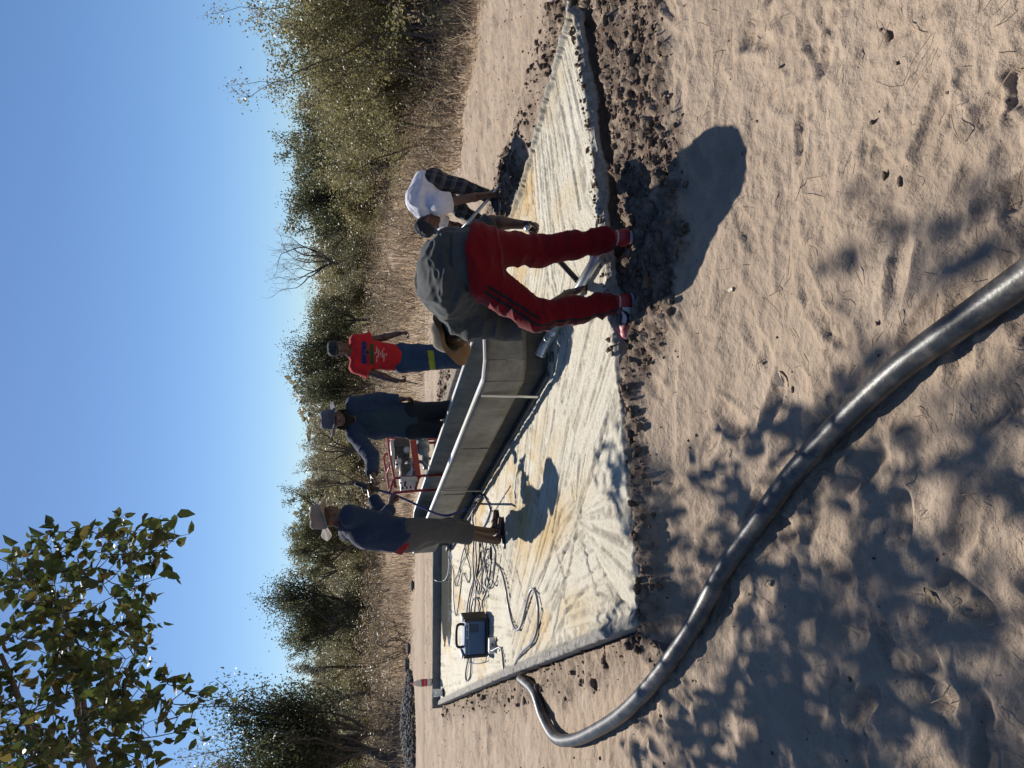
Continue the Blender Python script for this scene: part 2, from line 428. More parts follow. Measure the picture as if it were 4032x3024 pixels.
for k, (c, p, K) in enumerate(FANS):
    m = np.nonzero(fid == k)[0]
    if not len(m): continue
    q = SP[m] - np.array(p); th_ = np.arctan2(q[:, 1], q[:, 0]); r_ = np.hypot(q[:, 0], q[:, 1])
    R0 = math.hypot(c[0] - p[0], c[1] - p[1])
    u = th_ * R0 / .030 + .25 * vnoise(SP[m] * 5, 330 + k)
    n1 = vnoise(np.stack([u, r_ * 1.1], 1), 340 + k); n2 = vnoise(np.stack([u * 2.3, r_ * 1.7], 1), 350 + k)
    gro[m] = -sstep(-.05, .5, n1 * .8 + .45 * n2) + .35 * n2
grain = fbm(SP * 42, 3, 360, .7)
_pa = lambda a: [gp(3024 - (1500 + cy * .929), 1580 + cx * .929, ZS)[:2] for cx, cy in a]
_pb = lambda a: [gp(1024 - zy * .5425, 1500 + zx * .5425, ZS)[:2] for zx, zy in a]
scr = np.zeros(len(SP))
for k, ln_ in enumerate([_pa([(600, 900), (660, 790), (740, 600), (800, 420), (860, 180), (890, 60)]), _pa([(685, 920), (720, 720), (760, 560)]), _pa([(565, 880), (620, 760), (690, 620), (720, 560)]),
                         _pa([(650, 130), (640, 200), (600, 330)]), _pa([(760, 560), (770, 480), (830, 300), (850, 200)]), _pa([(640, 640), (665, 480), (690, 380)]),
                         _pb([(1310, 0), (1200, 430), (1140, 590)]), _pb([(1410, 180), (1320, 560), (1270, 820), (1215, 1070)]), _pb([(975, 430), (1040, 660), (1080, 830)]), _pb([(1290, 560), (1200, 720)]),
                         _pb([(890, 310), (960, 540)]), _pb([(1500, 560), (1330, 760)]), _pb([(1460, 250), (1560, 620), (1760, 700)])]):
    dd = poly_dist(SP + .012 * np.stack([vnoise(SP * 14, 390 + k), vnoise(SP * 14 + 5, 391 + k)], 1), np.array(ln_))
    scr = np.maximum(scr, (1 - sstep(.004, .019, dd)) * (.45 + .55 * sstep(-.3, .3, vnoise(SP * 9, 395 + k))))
far = .25 + .75 * sstep(10.5, 7.0, SP[:, 1])
sz = ZS - .016 * scr + far * (.012 * gro + .007 * grain * (.5 + .5 * np.abs(gro))) + .004 * fbm(SP * 1.4, 3, 365)
dL = poly_dist(SP, np.array([A_, V(-2.75, 7.0), B_])); dR = poly_dist(SP, RIGHT); dF = poly_dist(SP, FRONT); dB = poly_dist(SP, np.array([B_, BK_, BR_]))
ed = fbm(SP * 9, 3, 370)
sz += .030 * (1 - sstep(.05, .09, dL + .02 * ed)) * (1 + .55 * ed)
sz += .035 * (1 - sstep(.025, .05, dR + .012 * ed)) * (1 + .4 * ed)
sz += .006 * (1 - sstep(.03, .07, dF)) * (1 + ed)
sz -= (.02 + .035 * np.clip(ed + .05 - .4 * (SP[:, 0] < .2), 0, 1) * 2) * (1 - sstep(0, .035, dF + .012 * ed))
# low spot where the water stands
pud = np.exp(-(((SP[:, 0] + 2.75) / 1.1) ** 2 + ((SP[:, 1] - 11.3) / .75) ** 2))
sz -= .028 * pud
stain = sstep(-.15, .40, fbm(SP * 1.1 + 3, 3, 380)) * sstep(-.5, .3, fbm(SP * np.array([6, 2]), 3, 384))
for (cx, cy, dx, dy, w) in [(-1.15, 5.6, -.5, 1, .16), (-1.75, 5.4, -.45, 1, .12), (-.95, 6.3, -.5, 1, .1)]:
    d_ = nrm(V(dx, dy)); q = SP - V(cx, cy); al = q @ d_; ac = q @ V(-d_[1], d_[0])
    stain = np.maximum(stain, .95 * np.exp(-(ac / w) ** 2) * np.exp(-(al / 1.0) ** 2) * sstep(-.6, .2, fbm(SP * 3, 3, 386)))
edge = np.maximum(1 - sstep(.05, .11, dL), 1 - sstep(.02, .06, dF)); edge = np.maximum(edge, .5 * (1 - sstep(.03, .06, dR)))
si = np.arange(TN * SN).reshape(TN, SN)
sf = np.stack([si[:-1, :-1], si[:-1, 1:], si[1:, 1:], si[1:, :-1]], -1).reshape(-1, 4)
loop = np.concatenate([si[0, :], si[1:, -1], si[-1, -2::-1], si[-2:0:-1, 0]])
sv3 = np.column_stack([SP, sz]); cen = sv3[:, :2].mean(0)
r0 = sv3[loop].copy(); ud = np.where(np.arange(len(loop)) < SN, sstep(.5, 1.0, r0[:, 0]), 0.0)[:, None]; ud[-1] = 0
inw = (cen - r0[:, :2]); inw[:, 0] *= .3; inw /= np.linalg.norm(inw, axis=1)[:, None]
r1 = r0.copy(); r1[:, 2] = np.where(ud[:, 0] > 0, r0[:, 2] - .032, r0[:, 2] - .04); r2 = r1.copy(); r2[:, :2] += inw * .13 * ud; r2[:, 2] -= .006
r3 = r2.copy(); r3[:, 2] = -.20; low = np.concatenate([r1, r2, r3])
nb = len(sv3); li = np.arange(len(loop)); ln = (li + 1) % len(loop); nl_ = len(loop)
skf = np.concatenate([np.stack([loop, nb + li, nb + ln, loop[ln]], -1)] + [np.stack([nb + k * nl_ + li, nb + (k + 1) * nl_ + li, nb + (k + 1) * nl_ + ln, nb + k * nl_ + ln], -1) for k in (0, 1)])
def slab_mat():
    m = bpy.data.materials.new('raked_concrete'); m.use_nodes = True
    N = m.node_tree.nodes; L = m.node_tree.links; b = N['Principled BSDF']
    b.inputs['Roughness'].default_value = .85; b.inputs['Specular IOR Level'].default_value = .3
    tc = N.new('ShaderNodeTexCoord')
    def noise(s, d=6, r=.65):
        q = N.new('ShaderNodeTexNoise'); q.inputs['Scale'].default_value = s; q.inputs['Detail'].default_value = d; q.inputs['Roughness'].default_value = r
        L.new(tc.outputs['Object'], q.inputs['Vector']); return q
    def ramp(src, stops):
        q = N.new('ShaderNodeValToRGB'); e = q.color_ramp.elements
        e[0].position, e[0].color = stops[0][0], (*stops[0][1], 1); e[1].position, e[1].color = stops[-1][0], (*stops[-1][1], 1)
        for p, c in stops[1:-1]: e.new(p).color = (*c, 1)
        L.new(src, q.inputs[0]); return q.outputs[0]
    def mix(f, a, c, bt='MIX'):
        q = N.new('ShaderNodeMix'); q.data_type = 'RGBA'; q.blend_type = bt
        for k, s in ((0, f), (6, a), (7, c)):
            if hasattr(s, 'is_output'): L.new(s, q.inputs[k])
            else: q.inputs[k].default_value = s if k == 0 else (*s, 1)
        return q.outputs[2]
    base = ramp(noise(2.2, 9, .7).outputs[0], [(.25, (.54, .48, .36)), (.5, (.66, .605, .485)), (.75, (.73, .685, .575))])
    a = N.new('ShaderNodeAttribute'); a.attribute_name = 'stain'
    mlt = N.new('ShaderNodeMath'); mlt.operation = 'MULTIPLY'; mlt.inputs[1].default_value = .92; L.new(a.outputs['Fac'], mlt.inputs[0])
    c1 = mix(mlt.outputs[0], base, (.60, .41, .17))
    c2 = mix(.75, c1, ramp(noise(90, 4, .8).outputs[0], [(.3, (.5, .5, .5)), (.55, (1, 1, 1)), (.8, (1.15, 1.15, 1.15))]), 'MULTIPLY')
    dt = N.new('ShaderNodeAttribute'); dt.attribute_name = 'dirt_shade'
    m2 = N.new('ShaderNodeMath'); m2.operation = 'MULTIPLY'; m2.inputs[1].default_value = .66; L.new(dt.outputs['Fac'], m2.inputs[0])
    c2 = mix(m2.outputs[0], c2, (.17, .145, .115))  # soil tone and painted shade darken the grooves and scratches
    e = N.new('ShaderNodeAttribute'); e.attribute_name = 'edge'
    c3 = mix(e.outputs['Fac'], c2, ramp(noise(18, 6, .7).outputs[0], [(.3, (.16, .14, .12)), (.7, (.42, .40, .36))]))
    L.new(c3, b.inputs['Base Color'])
    bp = N.new('ShaderNodeBump'); bp.inputs['Distance'].default_value = .012; bp.inputs['Strength'].default_value = 1.0
    L.new(noise(60, 6, .8).outputs[0], bp.inputs['Height']); L.new(bp.outputs[0], b.inputs['Normal'])
    return m
M_slab = slab_mat()
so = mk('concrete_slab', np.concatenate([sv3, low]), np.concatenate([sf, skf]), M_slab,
        attrs={'dirt_shade': np.concatenate([np.maximum(scr, np.clip(-gro - .1, 0, 1) * sstep(-.35, .35, fbm(SP * 16, 2, 377))), np.repeat([0., .6, 1.], nl_)]), 'stain': np.concatenate([stain, 0 * low[:, 0]]), 'edge': np.concatenate([edge, np.full(len(low), .8)])}); tag(so, kind='structure')  # lower rings of the skirt carry shade painted darker towards the bottom
# kerb along the back edge and behind the trough
M_kerb = mat('kerb_concrete', (.20, .185, .165), .9, .2, var=.3, vscale=9, bump=.01, bscale=30)
kp = spline([np.append(p, ZS + .03) for p in (B_ + V(.02, -.08), BK_ + V(0, -.08), BR_ + V(-.06, -.10))], 30)
kb = MB()
for i in range(len(kp) - 1):
    pass
def ribbon_wall(path, w, z0, z1, seed):
    path = np.asarray(path); T_ = np.gradient(path, axis=0); T_[:, 2] = 0; T_ /= np.linalg.norm(T_, axis=1)[:, None]
    Nn = np.stack([-T_[:, 1], T_[:, 0], 0 * T_[:, 0]], 1); m = len(path); vs_ = []
    for k, (o, z) in enumerate([(-w / 2, z0), (-w / 2 * .92, z1 - .012), (-w / 2 * .75, z1), (w / 2 * .75, z1), (w / 2 * .92, z1 - .012), (w / 2, z0)]):
        q = path + Nn * o; q[:, 2] = z; jit = .008 * fbm(q * 11 + seed, 3, seed + k)
        q[:, 2] += jit * (z > z0); q[:, 1] += jit; vs_.append(q)
    v = np.concatenate(vs_); f = []
    for k in range(5):
        for i in range(m - 1): f.append((k * m + i, k * m + i + 1, (k + 1) * m + i + 1, (k + 1) * m + i))
    f.append(tuple(k * m for k in range(6))); f.append(tuple(k * m + m - 1 for k in reversed(range(6))))
    return v, f
v, f = ribbon_wall(kp, .13, ZS - .05, ZS + .115, 3)
mk('back_kerb', v, f, M_kerb, so)
kp2 = spline([np.append(p, 0) for p in (BR_ + V(-.10, -.30), C1_ + V(-.05, 0), V(.75, 8.5), V(1.2, 7.4))], 40)
v, f = ribbon_wall(kp2, .09, ZS - .05, ZS + .065, 8)
mk('side_kerb', v, f, M_kerb, so)
# standing water
M_water = mat('standing_water', (.10, .095, .08), .03, .6, var=.05)
wa = np.linspace(0, 2 * np.pi, 64, endpoint=False)
wv = np.stack([-2.75 + (1.25 + .2 * np.sin(3 * wa + 1) + .08 * np.sin(7 * wa)) * np.cos(wa), 11.25 + (.62 + .05 * np.sin(5 * wa)) * np.sin(wa) + .02, np.full(64, ZS - .007)], 1)
wo_ = mk('rain_water', wv, [tuple(range(64))], M_water, smooth=False); tag(wo_, kind='structure')

# ------------------------------------------------------------------ loose clods of soil
def ico(sub=0):
    bm = bmesh.new(); bmesh.ops.create_icosphere(bm, subdivisions=sub + 1, radius=1); bm.verts.index_update()
    v_ = np.array([q.co[:] for q in bm.verts]); f_ = np.array([[q.index for q in p.verts] for p in bm.faces]); bm.free(); return v_, f_
IV, IF = ico(0); IV2, IF2 = ico(1)
def scatter_lumps(P, R, seed, flat=.75):
    r = np.random.default_rng(seed); n = len(P)
    sc = R[:, None] * r.uniform(.6, 1.25, (n, 3)); sc[:, 2] *= flat
    ang = r.uniform(0, 6.28, n); ca, sa = np.cos(ang), np.sin(ang)
    vv = IV[None] * (1 + .38 * np.clip(r.standard_normal((n, len(IV), 1)), -1.6, 1.8)) * sc[:, None, :]
    x = vv[..., 0] * ca[:, None] - vv[..., 1] * sa[:, None]; y = vv[..., 0] * sa[:, None] + vv[..., 1] * ca[:, None]
    vv = np.stack([x, y, vv[..., 2]], -1) + P[:, None, :]
    ff = IF[None] + (np.arange(n) * len(IV))[:, None, None]
    return vv.reshape(-1, 3), ff.reshape(-1, 3)
pw = gwet * (YY ** 1.5) * np.where((GP2[:, 0] < -1.2), .35, 1); pw = np.where(inside(GP2, SLAB), 0, pw); pw /= pw.sum()
_r = np.random.default_rng(21)
ci = _r.choice(len(GP2), 9500, p=pw)
cr = .002 + .008 * _r.random(9500) ** 2.5 + .026 * _r.random(9500) ** 9
ci2 = _r.choice(len(GP2), 4500, p=(YY ** 1.9) * (gd < .3) / ((YY ** 1.9) * (gd < .3)).sum()); ok = ~inside(GP2[ci2], SLAB); ci2 = ci2[ok]
cr2 = .0016 + .010 * _r.random(len(ci2)) ** 3.8
cc = np.concatenate([ci, ci2]); rr = np.concatenate([cr, cr2])
cpos = np.column_stack([GP2[cc] + _r.normal(0, .01, (len(cc), 2)), gz[cc] + rr * .35])
cv, cf = scatter_lumps(cpos, rr, 3)
M_clod = mat('damp_soil', (.125, .089, .067), .95, .1, var=.6, vscale=9, bump=.004, bscale=90)
tag(mk('soil_clods', cv, cf, M_clod, smooth=False), 'crumbled dark soil clods dug up around the concrete slab', 'soil', kind='stuff')
# earth crumbs that lie on the slab's front edge
pe = poly_at(FRONT, _r.uniform(.36, .98, 170)) + _r.normal(0, .03, (170, 2)) + V(-.02, .05)
re_ = .004 + .017 * _r.random(170) ** 3
ev, ef = scatter_lumps(np.column_stack([pe, ZS + re_ * .4]), re_, 6)
tag(mk('edge_crumbs', ev, ef, M_clod, smooth=False), 'dark earth crumbs lying on the slab front edge', 'soil', kind='stuff')
# dark gravel heap far left
hp = gp(110, 1630); n = 1500
ga, gr_ = _r.uniform(0, 6.28, n), np.sqrt(_r.random(n))
gpos = np.stack([hp[0] + 1.3 * gr_ * np.cos(ga), hp[1] + .7 + .95 * gr_ * np.sin(ga), .19 * (1 - gr_ ** 1.6) + .02 + 0 * ga], 1)
gv, gfc = scatter_lumps(gpos, _r.uniform(.02, .05, n), 9, 1)
M_gravel = mat('dark_gravel', (.10, .095, .09), .85, .3, var=.5, vscale=5)
tag(mk('gravel_heap', gv, gfc, M_gravel, smooth=False), 'low heap of dark gravel at the far left edge of the clearing', 'gravel', kind='stuff')
for (X, Y, s, lab) in [(470, 1612, .09, 'right one of two dark earth lumps at the edge of the dry grass'), (405, 1606, .12, 'left one of two dark earth lumps at the edge of the dry grass'),
                       (720, 1626, .08, 'flat dark lump standing in for a strip of shade behind the cable coils')]:  # this last lump stands in for a dark strip of shade on the sand
    p = gp(X, Y); vv = IV2 * (1 + .22 * fbm(IV2 * 2 + X, 3, X)[:, None]) * V(s * 1.6, s, s * .55) + p + V(0, 0, s * .2)
    solo('dark_lump', vv, IF2, M_gravel, lab, 'earth', smooth=False)
def gz_at(p):
    return float(ground_z(np.array([[p[0], p[1]]]))[0][0])
for (X, Y, s, lab) in [(2880, 3490, .014, 'dark pebble on the sand near the right edge'), (2310, 3560, .013, 'largest pebble of the cluster right of the big pipe'),
                       (1490, 3120, .009, 'small dark pebble left of the curled pale leaf'), (2330, 3490, .010, 'small pebble beside the largest one of the cluster')]:
    p = gp(X, Y, -.1); p[2] = gz_at(p); vv = IV2 * (1 + .5 * fbm(IV2 * 2.3 + X, 3, X)[:, None]) * V(s * 1.5, s, s * .7) + p + V(0, 0, s * .2)
    solo('pebble', vv, IF2, M_clod, lab, 'pebble', smooth=False)
# ================================================================== VEGETATION
def leaves(P, size, seed, pal, w=.5, near=False, upb=.35):
    """leaf faces at points P; returns v, f, cols"""
    r = np.random.default_rng(seed); n = len(P)
    a = r.standard_normal((n, 3)); a /= np.linalg.norm(a, axis=1)[:, None]
    nn = r.standard_normal((n, 3)); nn[:, 2] += upb * 2; nn -= a * (nn * a).sum(1)[:, None]; nn /= np.linalg.norm(nn, axis=1)[:, None] + 1e-9
    b = np.cross(nn, a); s = size * r.uniform(.6, 1.3, n)[:, None]
    fold = s * r.uniform(.05, .22, (n, 1))
    if near:
        L = [P, P + a * s * .3 + b * s * w * .42 + nn * fold, P + a * s * .68 + b * s * w * .36 + nn * fold * .6, P + a * s - nn * fold * .8,
             P + a * s * .68 - b * s * w * .36 + nn * fold * .6, P + a * s * .3 - b * s * w * .42 + nn * fold]
        k = 6; fl = np.array([[0, 1, 2, 3], [0, 3, 4, 5]])
    else:
        L = [P, P + a * s * .5 + b * s * w * .5 + nn * fold, P + a * s, P + a * s * .5 - b * s * w * .5 + nn * fold]
        k = 4; fl = np.array([[0, 1, 2, 3]])
    v = np.stack(L, 1).reshape(-1, 3)
    f = (fl[None] + (np.arange(n) * k)[:, None, None]).reshape(-1, 4)
    pal = np.array(pal); c = pal[r.choice(len(pal), n)] * r.uniform(.7, 1.3, (n, 1))
    return v, f, np.repeat(c, k, 0)
def grow(mb, tips, p, d, L, r, lev, maxlev, R, kids=(3, 5), up=.12, wob=.28, ang=(25, 60), n=5, shrink=.62, tipn=5):
    seg = 5; pts = [p]; dd = nrm(d)
    for i in range(seg):
        dd = nrm(dd + R.normal(0, wob * .5, 3) + V(0, 0, up * .4)); pts.append(pts[-1] + dd * L / seg)
    pts = np.array(pts); rr = np.linspace(r, r * .45, seg + 1)
    mb.tube(pts, rr, n if lev == 0 else max(3, n - lev - 1), cap=False)
    if lev >= maxlev:
        for t in R.uniform(.25, 1.0, tipn):
            i = min(int(t * seg), seg - 1); tips.append(pts[i] + (pts[i + 1] - pts[i]) * (t * seg - i))
        return
    k = R.integers(kids[0], kids[1] + 1)
    for j in range(k):
        t = 1.0 if j == 0 else R.uniform(.3, .95)
        i = min(int(t * seg), seg - 1); q = pts[i] + (pts[i + 1] - pts[i]) * (t * seg - i)
        ax = nrm(np.cross(dd, R.standard_normal(3))); an = rad(R.uniform(*ang)) * (.5 if j == 0 else 1)
        nd = dd * math.cos(an) + ax * math.sin(an)
        grow(mb, tips, q, nd, L * shrink * R.uniform(.75, 1.2), max(.003, r * .5 * (1.15 if j == 0 else .8)), lev + 1, maxlev, R, kids, up, wob, ang, n, shrink, tipn)
OLIVE = [(.20, .195, .085), (.165, .17, .075), (.24, .215, .10), (.27, .235, .115), (.19, .155, .09), (.28, .25, .10)]
DARKG = [(.058, .072, .033), (.07, .085, .037), (.05, .06, .03), (.095, .10, .045)]
DUSTY = [(.21, .20, .125), (.18, .175, .105), (.26, .24, .165), (.22, .19, .125)]
BROWN = [(.24, .18, .11), (.30, .23, .145), (.19, .14, .088), (.21, .19, .095)]
M_leaf = mat('leaves', (.1, .1, .04), .45, .42, var=.15, vscale=1.5, attr=True, trans=.48)
M_bark = mat('bark', (.115, .095, .08), .9, .2, var=.35, vscale=9, bump=.01, bscale=30)
VAR = {}
def variant(key, i, seed, stems, L, r, maxlev, nl, lsize, pal, sig, H0, lean=.35, kids=(3, 5), up=.12, wob=.28, ang=(25, 60), base=.1, shrink=.62, tipn=5, trunk=None, w=.5):
    R = np.random.default_rng(seed); mb = MB(); tips = []
    if trunk:                       # single trunk first, stems start at its top
        tp = np.array([V(0, 0, -.1), V(R.normal(0, .05), R.normal(0, .05), trunk * .5), V(R.normal(0, .12), R.normal(0, .12), trunk)])
        mb.tube(spline(tp, 5), np.linspace(r * 1.9, r * 1.2, 11) * (1.9 if key == 'bare' else 1), 8, cap=False)
        starts = [tp[-1]] * stems
    else:
        starts = [V(R.normal(0, base), R.normal(0, base), -.08) for _ in range(stems)]
    for s in range(stems):
        a = 6.283 * (s + R.uniform(-.3, .3)) / stems; q = lean * R.uniform(.5, 1.3)
        grow(mb, tips, starts[s], V(q * math.cos(a), q * math.sin(a), 1), L * R.uniform(.8, 1.15), r, 0, maxlev, R, kids, up, wob, ang, 6, shrink, tipn)
    tips = np.array(tips)
    zmax = np.percentile(tips[:, 2], 99.5); sc = H0 / zmax
    P = tips[R.choice(len(tips), nl)] + R.normal(0, sig, (nl, 3)) / sc
    v, f, c = leaves(P, lsize / sc, seed + 1, pal, w)
    VAR[(key, i)] = (mesh_data('trunk', mb.arr() * sc, mb.f, M_bark, True), mesh_data('crown', v * sc, f, M_leaf, False, c), H0)
for i in range(4):
    variant('shrub', i, 100 + i, 8, 1.2, .02, 2, 5600, .095, OLIVE if i < 2 else (DUSTY if i == 2 else OLIVE[2:] + BROWN[2:]), .13, 2.8, lean=.42, base=.25)
for i in range(2):
    variant('big', i, 120 + i, 9, 1.25, .024, 3, 16000, .046, OLIVE + BROWN[3:], .09, 3.1, lean=.5, base=.3, kids=(2, 4), w=.6)
for i in range(2):
    variant('evergreen', i, 140 + i, 8, 1.4, .05, 2, 12000, .12, DARKG, .28, 5.0, lean=.8, trunk=.45, kids=(4, 6), up=.18)
for i in range(2):
    variant('acacia', i, 150 + i, 6, 1.3, .06, 2, 8500, .10, DARKG[1:] + OLIVE[:2] + DUSTY[1:2], .15, 4.0, lean=.9, trunk=1.3, kids=(3, 5), up=.1, ang=(30, 70))
for i in range(2):
    variant('sparse', i, 160 + i, 4, 1.2, .045, 3, 2300, .08, DUSTY, .10, 4.0, lean=.5, trunk=1.0, kids=(2, 4), up=.2, wob=.3)
variant('bare', 0, 171, 6, 1.5, .05, 4, 900, .05, DUSTY, .05, 5.2, lean=.85, trunk=1.7, kids=(2, 3), up=.1, wob=.35, ang=(20, 55), shrink=.66, tipn=2)
for i in range(2):
    variant('brush', i, 180 + i, 9, .7, .012, 2, 650, .05, BROWN, .06, 1.3, lean=.7, base=.15, kids=(2, 4))
NAMES = {'shrub': ('shrub', 'shrub'), 'big': ('leafy_bush', 'bush'), 'evergreen': ('evergreen_tree', 'tree'), 'acacia': ('thorn_tree', 'tree'),
         'sparse': ('thin_tree', 'tree'), 'bare': ('bare_tree', 'tree'), 'brush': ('dry_brush', 'shrub')}
def plant(key, i, X, Ytop, d, label, group, H=None, rot=None, sx=1.0):
    tm, cm, H0 = VAR[(key, i)]
    p = at(X, HORIZON, d); h = H if H else CAMH + (HORIZON - Ytop) * d / FPX
    nm, cat = NAMES[key]
    o = bpy.data.objects.new(nm, None); COL.objects.link(o); tag(o, label, cat, group)
    o.location = (p[0], d, -.02); o.rotation_euler = (0, 0, random.uniform(0, 6.28) if rot is None else rot)
    s = h / H0; o.scale = (s * sx, s * sx, s); o.empty_display_size = .1
    for n_, me in (('trunk', tm), ('crown', cm)):
        c = bpy.data.objects.new(n_, me); COL.objects.link(c); c.parent = o
    return o
GT = 'trees above the thicket'
for key, i, X, Y, d, sx, lab in [
    ('big', 0, 2990, 975, 11.6, 1.0, 'tall leafy bush at the right edge of the picture above the dry grass'),
    ('big', 1, 2760, 1075, 12.4, 1.0, 'leafy bush just left of the tall one at the right edge'),
    ('big', 0, 2590, 1190, 14.0, 1.1, 'lower leafy bush at the left end of the right hand bushes'),
    ('big', 1, 3120, 1000, 13.5, 1.0, 'leafy bush cut off by the right edge of the picture'),
    ('big', 1, 2870, 1150, 15.5, 1.1, 'leafy bush behind the two tall bushes on the right'),
    ('acacia', 0, 2440, 1160, 27, 1.1, 'thorn tree with a flat crown beside the right hand bushes'),
    ('acacia', 1, 2290, 1125, 31, 1.1, 'open crowned thorn tree above the man in the white shirt'),
    ('evergreen', 0, 2180, 1165, 30, 1.0, 'dark tree between the thorn tree and the bare tree'),
    ('bare', 0, 1985, 1065, 36, 1.0, 'nearly leafless tree with fine branching twigs against the sky'),
    ('evergreen', 1, 1655, 1150, 33, 1.0, 'dark dense tree straight behind the man in the red shirt'),
    ('evergreen', 0, 1525, 1185, 32, .8, 'smaller dark tree left of the one behind the red shirt'),
    ('acacia', 0, 1770, 1235, 31, .9, 'rounded tree between the bare tree and the dark dense tree'),
    ('sparse', 0, 1240, 1170, 31, 1.0, 'thin tree with loose twigs above the outstretched arm'),
    ('sparse', 1, 1120, 1185, 30, 1.0, 'thin pale tree between the two men with hats'),
    ('acacia', 1, 985, 1145, 33, .85, 'green tree right behind the pale brown hat'),
    ('acacia', 0, 880, 1160, 33, .8, 'green tree left of the pale brown hat'),
    ('sparse', 0, 770, 1085, 38, .9, 'tall thin tree with grey green foliage left of the hat'),
    ('evergreen', 1, 630, 1075, 38, .85, 'dark rounded tree that tops the thicket on the left'),
    ('acacia', 1, 545, 1125, 36, .8, 'broken crowned tree on the left slope of the dark rounded one'),
    ('sparse', 1, 400, 1150, 36, .9, 'pale thin tree in the gap left of the dark rounded tree'),
    ('sparse', 0, 290, 1145, 34, .9, 'grey thin tree beside the large dark evergreen on the left'),
    ('evergreen', 1, 130, 1010, 25, .85, 'large dark evergreen tree low at the left edge'),
    ('evergreen', 0, 15, 850, 24, .8, 'tallest dark evergreen tree cut by the left edge'),
    ('sparse', 1, 60, 770, 27, .7, 'thin tree sticking out above the dark evergreen at the left edge')]:
    plant(key, i, X, Y, d, lab, None, sx=sx)
RS = np.random.default_rng(77)
def zone(X):
    for x1, t in [(350, 'at the far left, below the dark evergreen tree'), (830, 'behind the coiled cables on the left'), (1110, 'behind the man in the pale brown hat'),
                  (1460, 'behind the man in the dark blue jacket'), (1760, 'behind the man in the red shirt'), (2150, 'below the bare tree'), (2500, 'behind the man in the white shirt')]:
        if X < x1: return t
    return 'among the leafy bushes on the right'
ORD = ['first', 'second', 'third', 'fourth', 'fifth', 'sixth', 'seventh', 'eighth', 'ninth', 'tenth', 'eleventh', 'twelfth', 'thirteenth', 'fourteenth', 'fifteenth', 'sixteenth', 'seventeenth', 'eighteenth']
CNT = {}
def nth(*key):
    CNT[key] = CNT.get(key, -1) + 1; return ORD[min(CNT[key], 17)]
for X in np.arange(-160, 2560, 80):
    for row in range(3):
        d = [46, 41, 36][row] + RS.uniform(-2.5, 2.5); Yt = [1242, 1275, 1320][row] + RS.uniform(-40, 40)
        if X > 2000: d *= 1 - .35 * min(1, (X - 2000) / 450)
        plant('shrub', int(RS.integers(0, 4)), X + RS.uniform(-45, 45) + 40 * row, Yt, d,
              nth(row, zone(X)) + [' back row shrub from the left ', ' middle row shrub from the left ', ' front row shrub from the left '][row] + zone(X), 'shrubs of the thicket', sx=RS.uniform(1.0, 1.4))
    for _b in range(2):
        d = RS.uniform(19, 33); plant('brush', int(RS.integers(0, 2)), X + RS.uniform(-60, 60), 1380, d, nth('b', zone(X)) + ' dry brush from the left ' + zone(X), 'dry brush in the grass', H=RS.uniform(.6, 1.5), sx=1.3)
for X, Y, d in [(2480, 1260, 22), (2620, 1250, 18.5), (2700, 1290, 15.5), (2840, 1290, 13.6), (2930, 1320, 12.6), (2380, 1300, 24), (2250, 1310, 26), (3020, 1280, 12.8), (2560, 1330, 17)]:
    plant('shrub' if d > 14 else 'big', int(RS.integers(0, 2)), X, Y, d, nth('f') + ' olive filler shrub ' + zone(2600), 'filler shrubs on the right', sx=1.25)
for X, d, h in [(2400, 12.6, .7), (2330, 13.2, .9), (2480, 12, .6), (2600, 11.6, .7), (2850, 10.2, .6), (2700, 10.9, .8), (1850, 17, .8), (1400, 19, .8), (2140, 15, .9)]:
    plant('brush', int(RS.integers(0, 2)), X, 0, d, nth('d', zone(X)) + ' dead brush at the grass edge ' + zone(X), 'dead brush at the grass edge', H=h, sx=1.3)
# far wood: closes the horizon behind the thicket
fp_ = []
n = 48000
fx = RS.uniform(-130, 130, n); fy = RS.uniform(66, 100, n); hh = 4.7 + 1.3 * vnoise(np.stack([fx * .15, 0 * fx], 1), 5)
fz = np.abs(hh) * RS.random(n)
v, f, c = leaves(np.stack([fx, fy, fz], 1), .6, 5, DUSTY, .7)
tag(mk('far_wood', v, f, M_leaf, smooth=False, cols=c), 'far low woodland that closes the horizon behind the thicket', 'woodland', kind='stuff')

# ------------------------------------------------------------------ dry grass
def blades(P, h, seed, w=.006, bend=.5):
    r = np.random.default_rng(seed); n = len(P); a = r.uniform(0, 6.28, n); b = bend * r.uniform(.1, 1, n) * h
    dx = np.stack([np.cos(a), np.sin(a), 0 * a], 1); sd = np.stack([-np.sin(a), np.cos(a), 0 * a], 1); up = V(0, 0, 1)
    ww = w * r.uniform(.6, 1.5, n)[:, None]; h = h[:, None]; b = b[:, None]
    q = [P - sd * ww, P + sd * ww, P + dx * b * .35 + up * h * .6 + sd * ww * .75, P + dx * b * .35 + up * h * .6 - sd * ww * .75, P + dx * b + up * h * (.98 - .25 * b / h)]
    v = np.stack(q, 1).reshape(-1, 3); k = (np.arange(n) * 5)[:, None]
    f = np.concatenate([k + [0, 1, 2], k + [0, 2, 3], k + [3, 2, 4]])
    pal = np.array([(.44, .335, .23), (.36, .265, .175), (.56, .45, .33), (.27, .195, .13), (.22, .165, .12)])
    return v, f, np.repeat(pal[r.choice(5, n)] * r.uniform(.75, 1.2, (n, 1)), 5, 0)
M_straw = mat('straw', (.4, .3, .2), .6, .35, var=.1, attr=True, trans=.42)
n = 130000
y = 8.5 * (44 / 8.5) ** RS.random(n); x = (RS.random(n) * 2 - 1) * (.58 * y + 1.5)
P2 = np.stack([x, y], 1); dpt = grass_depth(P2) + 1.1 * fbm(P2 * .7, 3, 7)
